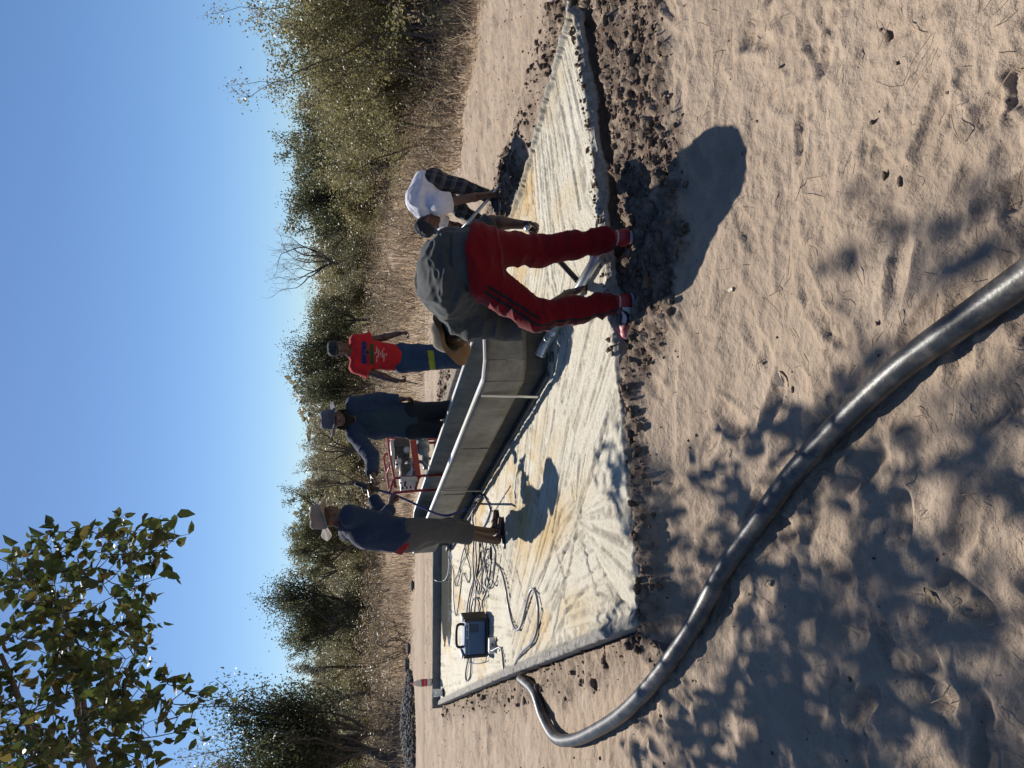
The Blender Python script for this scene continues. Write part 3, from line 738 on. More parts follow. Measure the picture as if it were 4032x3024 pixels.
den = sstep(-.15, .6, dpt) * (.25 + .75 * sstep(-.35, .35, fbm(P2 * .5, 3, 8)))
kp_ = RS.random(n) < den; P2 = P2[kp_]; dpt = dpt[kp_]; n = len(P2)
hh = (.10 + .42 * RS.random(n) ** 1.5) * (.45 + .55 * sstep(0, 2.2, dpt)) * (1 + .5 * fbm(P2 * .7 + 5, 2, 9))
tf = RS.random(n) < .3; P2[tf] += .12 * RS.standard_normal((tf.sum(), 2)); hh[tf] *= 1.35
v, f, c = blades(np.column_stack([P2, np.full(n, -.02)]), np.clip(hh, .06, 1.1), 3, w=.0065, bend=1.25)
tag(mk('dry_grass', v, f, M_straw, smooth=False, cols=c), 'tall dry straw coloured grass between the sand and the thicket', 'grass', kind='stuff')
# straw litter and twigs on the sand
n = 420
y = 1.55 + 4.5 * RS.random(n) ** 1.5; x = (RS.random(n) * 2 - 1) * (.55 * y + .2)
P2 = np.stack([x, y], 1); P2 = P2[~inside(P2, SLAB)]; n = len(P2)
z0 = ground_z(P2)[0]
mb = MB()
for i in range(n):
    a = RS.uniform(0, 6.28); L_ = RS.uniform(.02, .10) * (1.8 if RS.random() < .12 else 1); c_, s_ = math.cos(a), math.sin(a); bnd = RS.normal(0, .25)
    p = V(P2[i, 0], P2[i, 1], z0[i] + .006)
    mb.tube(np.array([p, p + V(c_ * L_ * .5, s_ * L_ * .5, RS.uniform(.002, .012)), p + V(math.cos(a + bnd) * L_, math.sin(a + bnd) * L_, RS.uniform(0, .01))]), RS.uniform(.0007, .0017), 3, cap=False)
tag(mb.build('straw_litter', mat('dead_straw', (.30, .22, .14), .8, .2, var=.5, vscale=3)), 'bits of straw and thin twigs scattered on the sand', 'straw', kind='stuff')

# ------------------------------------------------------------------ overhanging tree, upper left
PX = np.array([(600, -200), (740, 20), (850, 120), (935, 217), (985, 474), (960, 600), (880, 640), (772, 600), (640, 560), (520, 500), (400, 600), (300, 560), (0, 600), (-250, 600), (-250, -200)], float)
R = np.random.default_rng(9)
tb = V(-5.6, 8.4, 0.0)
clus = []           # (position, n leaves, spread)
while len(clus) < 98:
    X, Y = R.uniform(-80, 1000), R.uniform(-160, 650)
    if not inside(np.array([[X, Y]]), PX)[0]: continue
    if X > 820 and R.random() < .35: continue
    clus.append((at(X, Y, R.uniform(5.4, 7.6)), int(R.integers(14, 26)), .085))
for X, Y in [(330, 660), (300, 720), (250, 770), (200, 700), (150, 740), (270, 640), (905, 690), (25, 560), (80, 590), (950, 610), (930, 260)]:
    clus.append((at(X, Y, 6.0 + R.uniform(-.2, .2)), 9, .055))
# crown parts above and left of the frame: they cast the dappled shade
SH = np.array([(-400, 2500), (300, 2700), (520, 2560), (900, 2560), (1020, 2760), (860, 3000), (700, 3050), (820, 3250), (880, 3600), (760, 4100), (640, 4400), (-500, 4400)], float)
sd_ = np.array(sun_dir)
def shade(X, Y, zg=-.08):
    g = gp(X, Y, zg)
    for _ in range(8):
        q = g + sd_ * R.uniform(6.8, 10.5); px, py = proj(q)
        if py[0] < -60 or px[0] < -60 or inside(np.array([[px[0], py[0]]]), PX)[0]: return q
    return None
cnt = 0
while cnt < 26:
    X, Y = R.uniform(-500, 1050), R.uniform(2500, 4400)
    if not inside(np.array([[X, Y]]), SH)[0]: continue
    if fbm(np.array([[X / 260, Y / 300]]), 2, 90)[0] < .0: continue
    q = shade(X, Y)
    if q is not None: clus.append((q, int(R.integers(12, 22)), .09)); cnt += 1
for X, Y in [(1480, 3290), (1560, 3420), (1640, 3350), (2050, 3360), (2100, 3450), (1960, 3600), (1850, 3560), (2000, 3980), (2080, 4030), (1240, 3960), (1330, 3800), (1730, 3880), (1660, 3940), (2230, 3900), (1180, 2720), (1120, 2800), (1050, 2650)]:
    q = shade(X, Y)
    if q is not None: clus.append((q, 9, .06))
CP = np.array([c[0] for c in clus])
mb = MB()
limb0 = [tb + V(0, 0, -.1), tb + V(.1, -.05, 1.6), tb + V(.25, -.15, 3.0)]
mb.tube(spline(limb0, 6), np.linspace(.17, .12, 13), 10, cap=False)
top = limb0[-1]
# limbs: nearest-joined skeleton from the trunk top to every leaf cluster
nodes = [top]; par_r = [.085]
order = np.argsort(np.linalg.norm(CP - top, axis=1))
for hub in [CP[[i for i in range(len(CP)) if CP[i, 0] < -1.2 and CP[i, 2] < 4.3]].mean(0), CP[CP[:, 2] > 5].mean(0), CP[CP[:, 2] > 5.8].mean(0) + V(.6, -.6, .2), CP[:109].mean(0) + V(.4, .2, .1), CP.mean(0)]:
    mid = (top + hub) / 2 + V(0, 0, .35); path = spline([top, mid, hub], 8)
    mb.tube(path, np.linspace(.06, .018, len(path)), 6, cap=False)
    for q in path[3:]: nodes.append(q); par_r.append(.018)
for i in order:
    q = CP[i]; dn = np.linalg.norm(np.array(nodes) - q, axis=1) + .35 * np.maximum(0, np.linalg.norm(np.array(nodes) - top, axis=1) - np.linalg.norm(q - top))
    j = int(np.argmin(dn)); a = nodes[j]
    m_ = (a + q) / 2 + R.normal(0, .05, 3) + V(0, 0, .05)
    path = spline([a, m_, q], 4); mb.tube(path, np.linspace(max(.005, par_r[j] * .55), .0028, len(path)), 4, cap=False)
    nodes.append(q); par_r.append(.007); nodes.append(m_); par_r.append(.008)
LP = []
for (q, k, s) in clus:
    for _ in range(3):          # sprays: leaves set along thin twigs
        dv = nrm(R.normal(0, 1, 3) + V(.35, -.1, -.25)); L_ = s * R.uniform(2.0, 4.2); e = q + dv * L_ + V(0, 0, -.12 * L_)
        mb.tube(np.array([q, (q + e) / 2 + V(0, 0, .02), e]), [.0034, .0025, .0015], 4, cap=False)
        t_ = R.uniform(.15, 1.05, (max(3, k // 3), 1)); LP.append(q + (e - q) * t_ + R.normal(0, .02, (len(t_), 3)))
LP = np.concatenate(LP)
ot = thing('overhanging_tree', tb, 'large leaved tree whose branches hang into the sky at upper left and shade the sand', 'tree')
v, f, c = leaves(LP, .105, 31, [(.06, .085, .022), (.05, .07, .02), (.085, .11, .028), (.055, .07, .024), (.11, .125, .032), (.12, .10, .03)], .62, near=True, upb=.2)
mb.build('trunk', M_bark, ot, smooth=True)
M_leaf2 = mat('broad_leaves', (.1, .1, .04), .5, .3, var=.2, vscale=4, attr=True, trans=.38)
mk('crown', v, f, M_leaf2, ot, smooth=False, cols=c)
# fallen leaves
def fallen(X, Y, s, a, lab, col=(.33, .27, .20), curl=.5):
    p = gp(X, Y, -.1); p[2] = gz_at(p) + .01
    u = np.linspace(-1, 1, 9); w = np.linspace(-1, 1, 7); vv = []
    for i in u:
        for j in w:
            hw = .42 * (1 - i * i) ** .7 + .01
            vv.append((i, j * hw, curl * (j * hw) ** 2 * 1.6 + .18 * i * i * curl + .05 * math.sin(5 * i + 3 * j)))
    vv = np.array(vv) * s; ca, sa = math.cos(a), math.sin(a)
    vv = np.stack([vv[:, 0] * ca - vv[:, 1] * sa, vv[:, 0] * sa + vv[:, 1] * ca, vv[:, 2]], 1) + p
    ff = [(i * 7 + j, i * 7 + j + 1, (i + 1) * 7 + j + 1, (i + 1) * 7 + j) for i in range(8) for j in range(6)]
    solo('fallen_leaf', vv, ff, mat('leaf_dry', col, .6, .4, var=.35, vscale=30), lab, 'leaf')
fallen(1530, 3085, .042, .7, 'curled pale dry leaf lying on open sand above the black pipe', (.55, .48, .38), 1.6)
fallen(680, 3670, .03, .9, 'single brown leaf lying in the shade near the bottom left', (.16, .11, .05), .5)
fallen(730, 3050, .028, 2.2, 'olive leaf beside a twig left of the pipe', (.14, .12, .06), .8)
fallen(1210, 3215, .022, .3, 'pale curled leaf on the shadow edge of the black pipe', (.5, .42, .3), 1.2)
fallen(1880, 2900, .025, 1.7, 'thin pale leaf on the sand right of the curled one', (.45, .38, .28), 1.0)
fallen(590, 2510, .03, .4, 'brown leaf at the near corner of the concrete slab', (.17, .09, .05), 1.0)
# ================================================================== WATER TROUGH
M_galv = mat('galvanised_sheet', (.22, .208, .175), .5, .5, metal=.2, var=.4, vscale=3.2, bump=.004, bscale=6, dust=(.07, .058, .042, .85), dustlo=.46, dustscale=2.4)
M_galvin = mat('galvanised_inside', (.17, .185, .185), .45, .5, metal=.35, var=.4, vscale=4)
M_rim = mat('bright_rim', (.74, .74, .72), .28, .6, metal=.75, var=.08)
M_iron = mat('dark_steel', (.10, .095, .09), .6, .5, metal=.4, var=.3, vscale=8)
ZR, ZB = .60, .285
t1, t2, t3, t4 = gp(1549, 1910, ZR), gp(840, 1624, ZR), gp(1006, 1628, ZR), gp(1812, 1902, ZR)
def octa(c, ch):
    out = []
    for i in range(4):
        p, a, b = c[i], c[i - 1], c[(i + 1) % 4]
        out += [p + nrm(a - p) * ch, p + nrm(b - p) * ch]
    return np.array(out)
def offs(poly, d):
    n = len(poly); out = []; ctr = poly.mean(0)
    for i in range(n):
        a, b, c = poly[i - 1], poly[i], poly[(i + 1) % n]
        n1 = nrm(np.cross(b - a, V(0, 0, 1))); n2 = nrm(np.cross(c - b, V(0, 0, 1)))
        if n1 @ (b - ctr) < 0: n1 = -n1
        if n2 @ (b - ctr) < 0: n2 = -n2
        m = nrm(n1 + n2); out.append(b + m * d / max(.3, m @ n1))
    return np.array(out)
tc4 = [t1, t2, t3, t4]
oc = octa(tc4, .11)
trough = thing('water_trough', V(*((t1 + t3) / 2)[:2], ZS), 'long galvanised steel cattle trough standing on the concrete slab', 'trough')
TROUGH_IN = offs(oc, -.012)
# the eight wall panels, each its own sheet
npan = [1, 4, 1, 1, 1, 4, 1, 1]
wall_n = 0
for i in range(8):
    a, b = oc[i], oc[(i + 1) % 8]; L_ = np.linalg.norm(b - a); k = max(1, int(round(L_ / 1.55)))
    for j in range(k):
        p, q = a + (b - a) * j / k, a + (b - a) * (j + 1) / k; d = nrm(q - p); nn = nrm(np.cross(d, V(0, 0, 1)))
        if nn @ ((p + q) / 2 - (t1 + t3) / 2) < 0: nn = -nn
        gap = .002; p2, q2 = p + d * gap, q - d * gap
        nx = 14; nz = 8; vv = []
        for u in np.linspace(0, 1, nx):
            for w in np.linspace(0, 1, nz):
                r = p2 + (q2 - p2) * u; r = r.copy(); r[2] = ZB + (ZR - .004 - ZB) * w
                bulge = .008 * math.sin(math.pi * u) * math.sin(math.pi * w) * (1 if (i + j) % 2 else .4) + .004 * math.sin(7 * u + i) * math.sin(math.pi * w)
                vv.append(r + nn * (bulge + (.007 if w > .8 else 0)))
        vv = np.array(vv); vi = vv - nn * .006; m = len(vv)
        f = [(x * nz + y, x * nz + y + 1, (x + 1) * nz + y + 1, (x + 1) * nz + y) for x in range(nx - 1) for y in range(nz - 1)]
        f2 = [tuple(reversed([z + m for z in t])) for t in f]
        side = [(x * nz, (x + 1) * nz, (x + 1) * nz + m, x * nz + m) for x in range(nx - 1)] + [(x * nz + nz - 1, x * nz + nz - 1 + m, (x + 1) * nz + nz - 1 + m, (x + 1) * nz + nz - 1) for x in range(nx - 1)]
        mk('wall_panel', np.concatenate([vv, vi]), f + f2 + side, M_galv, trough)
        if j > 0:   # folded seam
            c = p + nn * .006; c = V(c[0], c[1], (ZB + ZR) / 2 - .02)
            MB().box(c, (.022, .010, ZR - ZB - .05), (d, nn, (0, 0, 1)), .003).build('seam', M_galv, trough)
bi = offs(oc, -.02); bv = bi.copy(); bv[:, 2] = ZB + .006; bl = bi.copy(); bl[:, 2] = ZB - .004
MB().add(np.concatenate([bv, bl]), [tuple(range(8)), tuple(reversed(range(8, 16)))] + [(i, 8 + i, 8 + (i + 1) % 8, (i + 1) % 8) for i in range(8)]).build('floor_plate', M_galvin, trough)
ro, ri = offs(oc, .010), offs(oc, -.030)
rv = []
for poly, z in ((ro, ZR - .010), (ro, ZR + .004), (ri, ZR + .004), (ri, ZR - .006)):
    q = poly.copy(); q[:, 2] = z; rv.append(q)
MB().add(np.concatenate(rv), [(k * 8 + i, k * 8 + (i + 1) % 8, ((k + 1) % 4) * 8 + (i + 1) % 8, ((k + 1) % 4) * 8 + i) for k in range(4) for i in range(8)]).build('rim', M_rim, trough)
ax = nrm(t2 - t1); sdv = nrm(np.cross(ax, V(0, 0, 1)))   # points to the right side of the trough
def on_side(X):
    lo, hi = 0, 1
    for _ in range(40):
        m = (lo + hi) / 2; lo, hi = (m, hi) if proj(t1 + (t2 - t1) * m)[0][0] > X else (lo, m)
    return t1 + (t2 - t1) * lo
Lt = np.linalg.norm(t2 - t1)
for X in (1476, 1098, 960):
    p = on_side(X) - sdv * .022; top = V(p[0], p[1], ZR - .03); bot = V(p[0], p[1], ZS + .035) - sdv * .02 + ax * (-.02)
    d = nrm(bot - top); MB().box((top + bot) / 2, (.034, .006, np.linalg.norm(bot - top)), (ax, np.cross(d, ax), d)).build('strap', M_rim if X == 1476 else M_galv, trough)
for off in (.03, np.linalg.norm(t4 - t1) - .03):
    a = t1 + sdv * off + ax * .05; b = t1 + sdv * off + ax * (Lt - .1); a[2] = b[2] = ZS + .014
    MB().box((a + b) / 2, (Lt - .15, .04, .025), (ax, sdv, (0, 0, 1)), .003).build('base_rail', M_iron, trough)
M_gap_block = mat('gap_block_dark', (.085, .078, .066), .9, .2, var=.35, vscale=6, bump=.008, bscale=25)  # block added under the trough to shut out light and keep the gap dark
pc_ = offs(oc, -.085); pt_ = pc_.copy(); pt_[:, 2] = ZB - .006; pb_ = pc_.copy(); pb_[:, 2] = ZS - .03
MB().add(np.concatenate([pt_, pb_]), [tuple(range(8)), tuple(reversed(range(8, 16)))] + [(i, 8 + i, 8 + (i + 1) % 8, (i + 1) % 8) for i in range(8)]).build('gap_block', M_gap_block, trough)
# ------------------------------------------------------------------ outlet pipe on the slab
M_pipe = mat('galvanised_pipe', (.55, .56, .55), .35, .5, metal=.6, var=.2, vscale=12)
pa, pb = gp(1672, 2150, ZS + .04), gp(2022, 2358, ZS + .045)
op = thing('outlet_pipe', V(*((pa + pb) / 2)[:2], ZS), 'galvanised pipe with an elbow lying on the slab beside the bending man', 'pipe')
MB().tube([pa + (pb - pa) * .1, pb], .031, 18).build('pipe', M_pipe, op, smooth=True)
el = nrm(pb - pa)
ep = spline([pa + (pb - pa) * .13, pa + el * .02, pa + V(-.05, .03, .02), pa + V(-.085, .05, .03)], 6)
mb = MB().tube(ep, .038, 16, cap=False); mb.tube(ep[-3:], .043, 16, cap=False); mb.tube([pa + (pb - pa) * .13, pa + (pb - pa) * .2], .039, 16)
mb.build('elbow', M_pipe, op, smooth=True)
dr = gp(1618, 2172, ZS + .008)
solo('drain_stub', MB().tube([dr + V(0, 0, -.01), dr + V(0, 0, .012)], .04, 18).arr(), MB().tube([dr + V(0, 0, -.01), dr + V(0, 0, .012)], .04, 18).f, M_iron, 'small round black drain stub in the trough shadow', 'drain', smooth=False)

# ================================================================== BLACK WATER PIPE
M_hdpe = mat('black_polythene', (.026, .027, .028), .42, .5, var=.4, vscale=14, dust=(.24, .20, .155, .55), dustlo=.46, dustscale=6, bump=.0012, bscale=60)
hose2 = [(352, 2052), (300, 2105), (200, 2140), (118, 2190), (112, 2262), (150, 2350), (222, 2460), (360, 2590), (565, 2735), (780, 2850), (925, 2955), (1125, 3100), (1290, 3245), (1455, 3410), (1585, 3555), (1720, 3737), (1835, 3900), (1950, 4060), (2090, 4250), (2300, 4560)]
hp = []
for i, (X, Y) in enumerate(hose2):
    zz = 0.05 if Y < 2500 else -.02
    p = gp(X, Y, zz)
    for _ in range(3):
        g = -.10 * (1 - sstep(2.7, 3.9, p[1])) + .046
        if i < 2: g = .045
        p = gp(X, Y, g + .012)
    hp.append(p)
hs = spline(hp, 14)
v_ = MB().tube(hs, .0425, 24)
solo('water_pipe', v_.arr(), v_.f, M_hdpe, 'thick black polythene water pipe curving across the sand to the slab', 'pipe', smooth=True)

# ================================================================== WELDING MACHINE
M_blue = mat('blue_enamel', (.012, .075, .19), .4, .5, var=.1)
M_black = mat('black_plastic', (.018, .018, .02), .5, .4, var=.2)
M_lgrey = mat('grey_panel', (.34, .37, .40), .5, .4, var=.08)
M_white = mat('white_plastic', (.62, .62, .60), .5, .4, var=.08)
wc = gp(514, 1926, ZS); wa_ = rad(-4); wx = V(math.cos(wa_), math.sin(wa_), 0); wy = V(-wx[1], wx[0], 0); AX = (wx, wy, (0, 0, 1))
weld = thing('welding_machine', wc, 'blue welding machine with black end caps and carry handle on the slab', 'welding machine')
def wp(x, y, z): return wc + wx * x + wy * (y + .10) + V(0, 0, z)
bd = MB().box(wp(0, 0, .145), (.37, .18, .22), AX, .012); body = bd.build('housing', M_blue, weld)
for s in (-1, 1):
    e = MB()
    e.box(wp(s * .195, 0, .14), (.035, .205, .255), AX, .012); e.build('end_cap', M_black, weld)
    MB().box(wp(s * .195, 0, .275), (.05, .14, .018), AX, .006).build('corner_pad', M_white, weld)
MB().box(wp(0, 0, .022), (.40, .21, .03), AX, .006).build('base_tray', M_black, weld)
hpth = spline([wp(-.115, 0, .25), wp(-.125, 0, .29), wp(-.10, 0, .325), wp(0, 0, .333), wp(.10, 0, .325), wp(.125, 0, .29), wp(.115, 0, .25)], 6)
MB().tube(hpth, .014, 10).build('carry_handle', M_black, weld, smooth=True)
MB().box(wp(.085, -.0915, .232), (.17, .004, .03), AX).build('label_strip', M_lgrey, weld)
MB().box(wp(.13, -.0945, .232), (.045, .002, .016), AX).build('label_mark', M_blue, weld)
MB().box(wp(.055, -.0945, .232), (.075, .002, .016), AX).build('label_mark', M_blue, weld)
MB().box(wp(-.095, -.0915, .245), (.17, .003, .003), AX).build('trim_line', M_lgrey, weld)
MB().box(wp(-.095, -.0915, .212), (.17, .003, .003), AX).build('trim_line', M_lgrey, weld)
for k in range(8):
    MB().box(wp(.105, -.0925, .115 + .012 * k), (.09, .006, .005), AX).build('vent_slot', M_black, weld)
for s in (-1, 1):
    for y in (-.08, .08): MB().tube([wp(s * .17, y, .0), wp(s * .17, y, .01)], .015, 10).build('foot', M_black, weld)
pc = gp(480, 1952, ZS)
jb = thing('plug_box', pc, 'small grey white plug box with a cable in front of the welding machine', 'plug box')
MB().box(pc + V(0, .03, .035), (.15, .06, .065), AX, .006).build('box', M_white, jb)
MB().tube([pc + V(.015, -.002, .035), pc + V(.015, -.03, .035)], .014, 12).build('plug', M_black, jb)

# ------------------------------------------------------------------ cables
M_cable = mat('rubber_cable', (.02, .022, .035), .42, .5, var=.2, vscale=40)
M_cablel = mat('grey_cable', (.16, .16, .18), .4, .5, var=.2, vscale=40)
M_wire = mat('white_wire', (.6, .6, .58), .5, .4)
M_bluec = mat('blue_cable', (.025, .035, .13), .4, .5, var=.2, vscale=60)
c6 = lambda a: [(974 - zy * .2713, 1650 + zx * .2713) for zx, zy in a]
c3 = lambda a: [(1024 - zy * .5425, 1500 + zx * .5425) for zx, zy in a]
def cable(pts, r, m, lab, lift=0.0, ends=None, cat='cable', group='cables coiled on the slab'):
    P = [gp(X, Y, ZS + r + .006 + lift + .008 * math.sin(2.1 * i)) for i, (X, Y) in enumerate(pts)]
    if ends: P = (ends[0] or []) + P + (ends[1] or [])
    t = MB().tube(spline(P, 8), r, 8)
    solo('welding_cable' if cat == 'cable' else cat, t.arr(), t.f, m, lab, 'cable', group)
cable(c6([(960, 690), (990, 625), (1110, 630), (1200, 750), (1260, 1000), (1300, 1250), (1360, 1500), (1420, 1590), (1490, 1500), (1550, 1250), (1600, 1060), (1650, 990), (1700, 1080), (1730, 1300)])
      + c3([(1135, 870), (1100, 970), (1030, 1040), (990, 1100), (950, 1180), (905, 1215), (890, 1170), (870, 1020)]), .0105, M_cablel,
      'long single supply cable snaking over the slab to the plug box', 0, (None, [pc + V(.0, -.12, .06), pc + V(.015, -.075, .07), pc + V(.015, -.028, .035)]))
back = wc + wx * .19 + wy * .16
cable(c6([(690, 1420), (700, 1250), (740, 1030), (790, 850), (780, 600), (790, 350), (800, 240)]), .009, M_cable, 'uppermost straight cable running from the welding machine to the bare foot')
cable(c6([(725, 1420), (735, 1200), (775, 1000), (830, 650), (820, 350), (850, 230)]), .009, M_cable, 'second straight cable beside the uppermost one', .004)
cable(c6([(745, 1425), (760, 1250), (790, 1140), (835, 1125), (872, 1190), (870, 1280), (868, 1420)]), .009, M_cable, 'short cable bent in a hairpin close to the welding machine', .008)
cable(c6([(800, 1420), (822, 1100), (830, 850), (900, 680), (960, 420), (990, 250)]), .009, M_cable, 'cable crossing diagonally through the middle of the coil', .012)
cable(c6([(850, 880), (838, 1000), (868, 1062), (908, 980), (912, 700), (898, 500), (925, 425), (975, 440), (950, 560), (990, 750), (955, 900), (995, 985), (1050, 900), (1080, 700), (1100, 450), (1060, 360), (1030, 420), (1040, 640)]), .009, M_cable, 'cable wound in long narrow loops in the coil', .02)
cable(c6([(1015, 545), (980, 560), (965, 700), (1010, 900), (1045, 945), (1080, 800), (1112, 520), (1085, 380), (1060, 300)]), .009, M_cable, 'cable loop lying on the lower edge of the coil', .03)
cable(c6([(875, 1420), (880, 1300), (920, 1180), (985, 1000), (1035, 700), (1050, 420), (1000, 260)]), .009, M_cable, 'cable along the lower side of the coil from machine to foot', .01)
cable(c6([(930, 1310), (915, 1180), (960, 1040), (900, 900), (950, 640), (930, 400), (900, 240)]), .008, M_cable, 'wavy cable in the lower half of the coil', .02)
cable(c6([(860, 650), (830, 820), (880, 940), (850, 1050), (820, 900), (860, 700), (880, 480), (870, 300)]), .009, M_cable, 'small tight cable loop in the centre of the coil', .03)
cable(c6([(400, 390), (440, 560), (500, 750), (500, 1100), (540, 1380), (600, 1000), (620, 800), (650, 770), (720, 900), (745, 720), (690, 500), (660, 360), (700, 300)]), .0075, M_cable, 'thin cable with a deep loop on the far side of the coil')
cable(c6([(680, 350), (640, 450), (600, 640), (590, 800), (540, 950), (520, 860), (570, 760), (610, 620), (700, 480), (720, 340)]), .0075, M_cable, 'thin cable with a small round loop near the standing water', .006)
cable(c3([(640, 1070), (617, 1180), (620, 1255), (648, 1215), (655, 1075)]), .009, M_cable, 'narrow cable loop left of the welding machine')
cable(c3([(620, 1070), (640, 1120), (700, 1130), (755, 1115), (765, 1085)]), .005, M_cable, 'thin lead curling beside the left end of the welding machine', .004)
cable(c6([(430, 690), (395, 830), (340, 880)]), .006, M_wire, 'white wire looped over the dark back kerb', 0, ([gp(858, 1768, ZS + .02)], [gp(735, 1722, ZS + .13), gp(740, 1712, ZS + .13)]), cat='white_wire', group=None)
# the white loop on the kerb behind the trough
wl = [gp(1412, 1775, ZS + .02), gp(1418, 1762, ZS + .08), gp(1404, 1757, ZS + .10), gp(1396, 1766, ZS + .06), gp(1404, 1778, ZS + .02)]
t = MB().tube(spline(wl, 8), .008, 6); solo('white_wire', t.arr(), t.f, M_wire, 'small white wire loop on the ground behind the trough', 'wire')

# ================================================================== BOTTLE AND TUB
def clear(name, col, rough=.08):
    m = mat(name, col, rough, .5, var=.05); b = m.node_tree.nodes['Principled BSDF']
    b.inputs['Transmission Weight'].default_value = .92; b.inputs['IOR'].default_value = 1.08; return m
M_pet = clear('clear_plastic', (.62, .64, .64)); M_pet.node_tree.nodes['Principled BSDF'].inputs['Transmission Weight'].default_value = .7; M_tub = clear('cloudy_plastic', (.85, .87, .85), .35); M_tub.node_tree.nodes['Principled BSDF'].inputs['Transmission Weight'].default_value = .55
M_red = mat('red_label', (.55, .012, .015), .4, .5, var=.08)
bp_ = gp(339, 1704, ZS + .118); bp_[1] = min(bp_[1], BK_[1] - .05); bp_ = gp(339, 1706, ZS + .118)
kx = np.interp(bp_[0], kp[:, 0], kp[:, 1]); bp_ = V(bp_[0] * kx / bp_[1], kx, ZS + .119)
bo = thing('drink_bottle', bp_, 'clear plastic drink bottle with a red label standing on the back kerb', 'bottle')
mb = MB().lathe([(.0, .006), (.035, .0), (.052, .006), (.055, .03), (.055, .17), (.053, .19), (.045, .23), (.028, .27), (.015, .295), (.014, .31)], bp_, n=28); mb.build('bottle', M_pet, bo, smooth=True)
MB().lathe([(.0558, .075), (.0562, .078), (.0562, .158), (.0558, .161)], bp_, n=32).build('label_band', M_red, bo, smooth=True)
MB().lathe([(.016, .30), (.017, .303), (.017, .322), (.014, .325), (0, .325)], bp_, n=18).build('cap', M_red, bo, smooth=True)
tcu = bpy.data.curves.new('lettering', 'FONT'); tcu.body = 'Coca-Cola'; tcu.size = .034; tcu.align_x = 'CENTER'; tcu.align_y = 'CENTER'; tcu.shear = .3; tcu.resolution_u = 2
tobj = bpy.data.objects.new('lettering_tmp', tcu); COL.objects.link(tobj)
dg = bpy.context.evaluated_depsgraph_get(); me = bpy.data.meshes.new_from_object(tobj.evaluated_get(dg))
tv = np.array([q.co[:] for q in me.vertices]); tf_ = [tuple(p.vertices) for p in me.polygons]
bpy.data.objects.remove(tobj, do_unlink=True)
if len(tv):
    th_ = tv[:, 0] / .0568; c_ = bp_ / np.linalg.norm(bp_[:2]); a0 = math.atan2(-bp_[1], -bp_[0])
    ang = a0 + th_
    tv3 = np.stack([bp_[0] + .0568 * np.cos(ang), bp_[1] + .0568 * np.sin(ang), bp_[2] + .118 + tv[:, 1]], 1)
    mk('lettering', tv3, tf_, M_white, bo, smooth=False)
tp_ = gp(298, 1746, ZS)
tb_ = thing('plastic_tub', tp_, 'crumpled cloudy plastic tub on the slab next to the drink bottle', 'tub')
mb = MB().lathe([(0, .004), (.045, .0), (.05, .01), (.052, .06), (.058, .09), (.056, .13), (.060, .155), (.057, .155), (.053, .13), (.054, .09), (.048, .06), (.046, .012), (0, .012)], tp_, n=26, warp=lambda a, r: .006 * np.sin(3 * a + r * 60)); mb.build('tub', M_tub, tb_, smooth=True)
lg = MB().lathe([(.0, -.001), (.06, -.001), (.066, .004), (.066, .014), (.0, .016)], tp_ + V(.004, -.01, .001), n=24); lg.build('base_shadow', M_black, tb_, smooth=True)  # black disc under the tub, painting in the shadow at its base

# ================================================================== RED FRAMED ENGINE UNIT
M_redp = mat('red_paint', (.30, .022, .022), .42, .5, var=.2, vscale=8)
M_eng = mat('engine_dark', (.045, .048, .05), .5, .5, metal=.3, var=.4, vscale=20)
M_al = mat('cast_aluminium', (.42, .44, .46), .4, .5, metal=.5, var=.2)
M_cream = mat('cream_paint', (.50, .49, .45), .45, .5, var=.1)
M_pump = mat('pump_grey', (.15, .19, .21), .45, .5, metal=.2, var=.25, vscale=10)
def Gp(zx, zy, dd=0.0): return at(1304 - zy * .1567, 1500 + zx * .1567, 10.1 - .0009 * zy + dd)
g0 = Gp(800, 700); g0[2] = 0
gen = thing('engine_unit', g0, 'red tube framed engine and generator unit standing behind the trough', 'generator')
def tb3(pts, r=.016, name='frame_tube', m=M_redp, n=8): MB().tube(np.array(pts), r, n).build(name, m, gen, smooth=True)
tb3([Gp(160, 20), Gp(215, 420), Gp(340, 1060), Gp(372, 1262)])
tb3(spline([Gp(205, 440, .4), Gp(110, 455, .4), Gp(78, 540, .4), Gp(100, 700, .4), Gp(150, 960, .4), Gp(220, 1400, .1)], 5))
tb3([Gp(275, 170, .1), Gp(215, 345, .3)], .012); tb3([Gp(242, 670), Gp(155, 930, .4)], .012); tb3([Gp(310, 1080), Gp(222, 1392, .1)], .014)
q = Gp(1085, 975); q2 = q.copy(); q2[2] = 0
tb3([Gp(340, 1045), q, q2])
q = Gp(960, 1350, .1); q2 = q.copy(); q2[2] = 0
tb3([Gp(300, 1412, .1), q, q2]); tb3([Gp(950, 1040), Gp(862, 1342, .1)], .014)
q = Gp(1000, 60); q2 = q.copy(); q2[2] = 0; tb3([Gp(160, 20), q, q2])
a, b = Gp(790, -60, -.02), Gp(930, 1010, -.02); d = nrm(b - a)
MB().box((a + b) / 2, (np.linalg.norm(b - a), .04, .075), (d, np.cross(V(0, 0, 1), d), np.cross(d, np.cross(V(0, 0, 1), d))), .005).build('beam', M_redp, gen)
sc_ = Gp(845, 490, -.065); zt = np.cross(d, np.cross(V(0, 0, 1), d)); yt = np.cross(V(0, 0, 1), d)
MB().box(sc_ + V(0, .02, 0), (.095, .004, .052), (d, yt, zt)).build('sticker', M_white, gen)
for k, L_ in enumerate((.02, .026, .018, .022)):
    MB().box(sc_ + V(0, .017, 0) + d * (-.032 + .021 * k), (.012, .002, .018 + .004 * (k % 2)), (d, yt, zt)).build('sticker_mark', M_black, gen)
GA = (d, yt, (0, 0, 1))
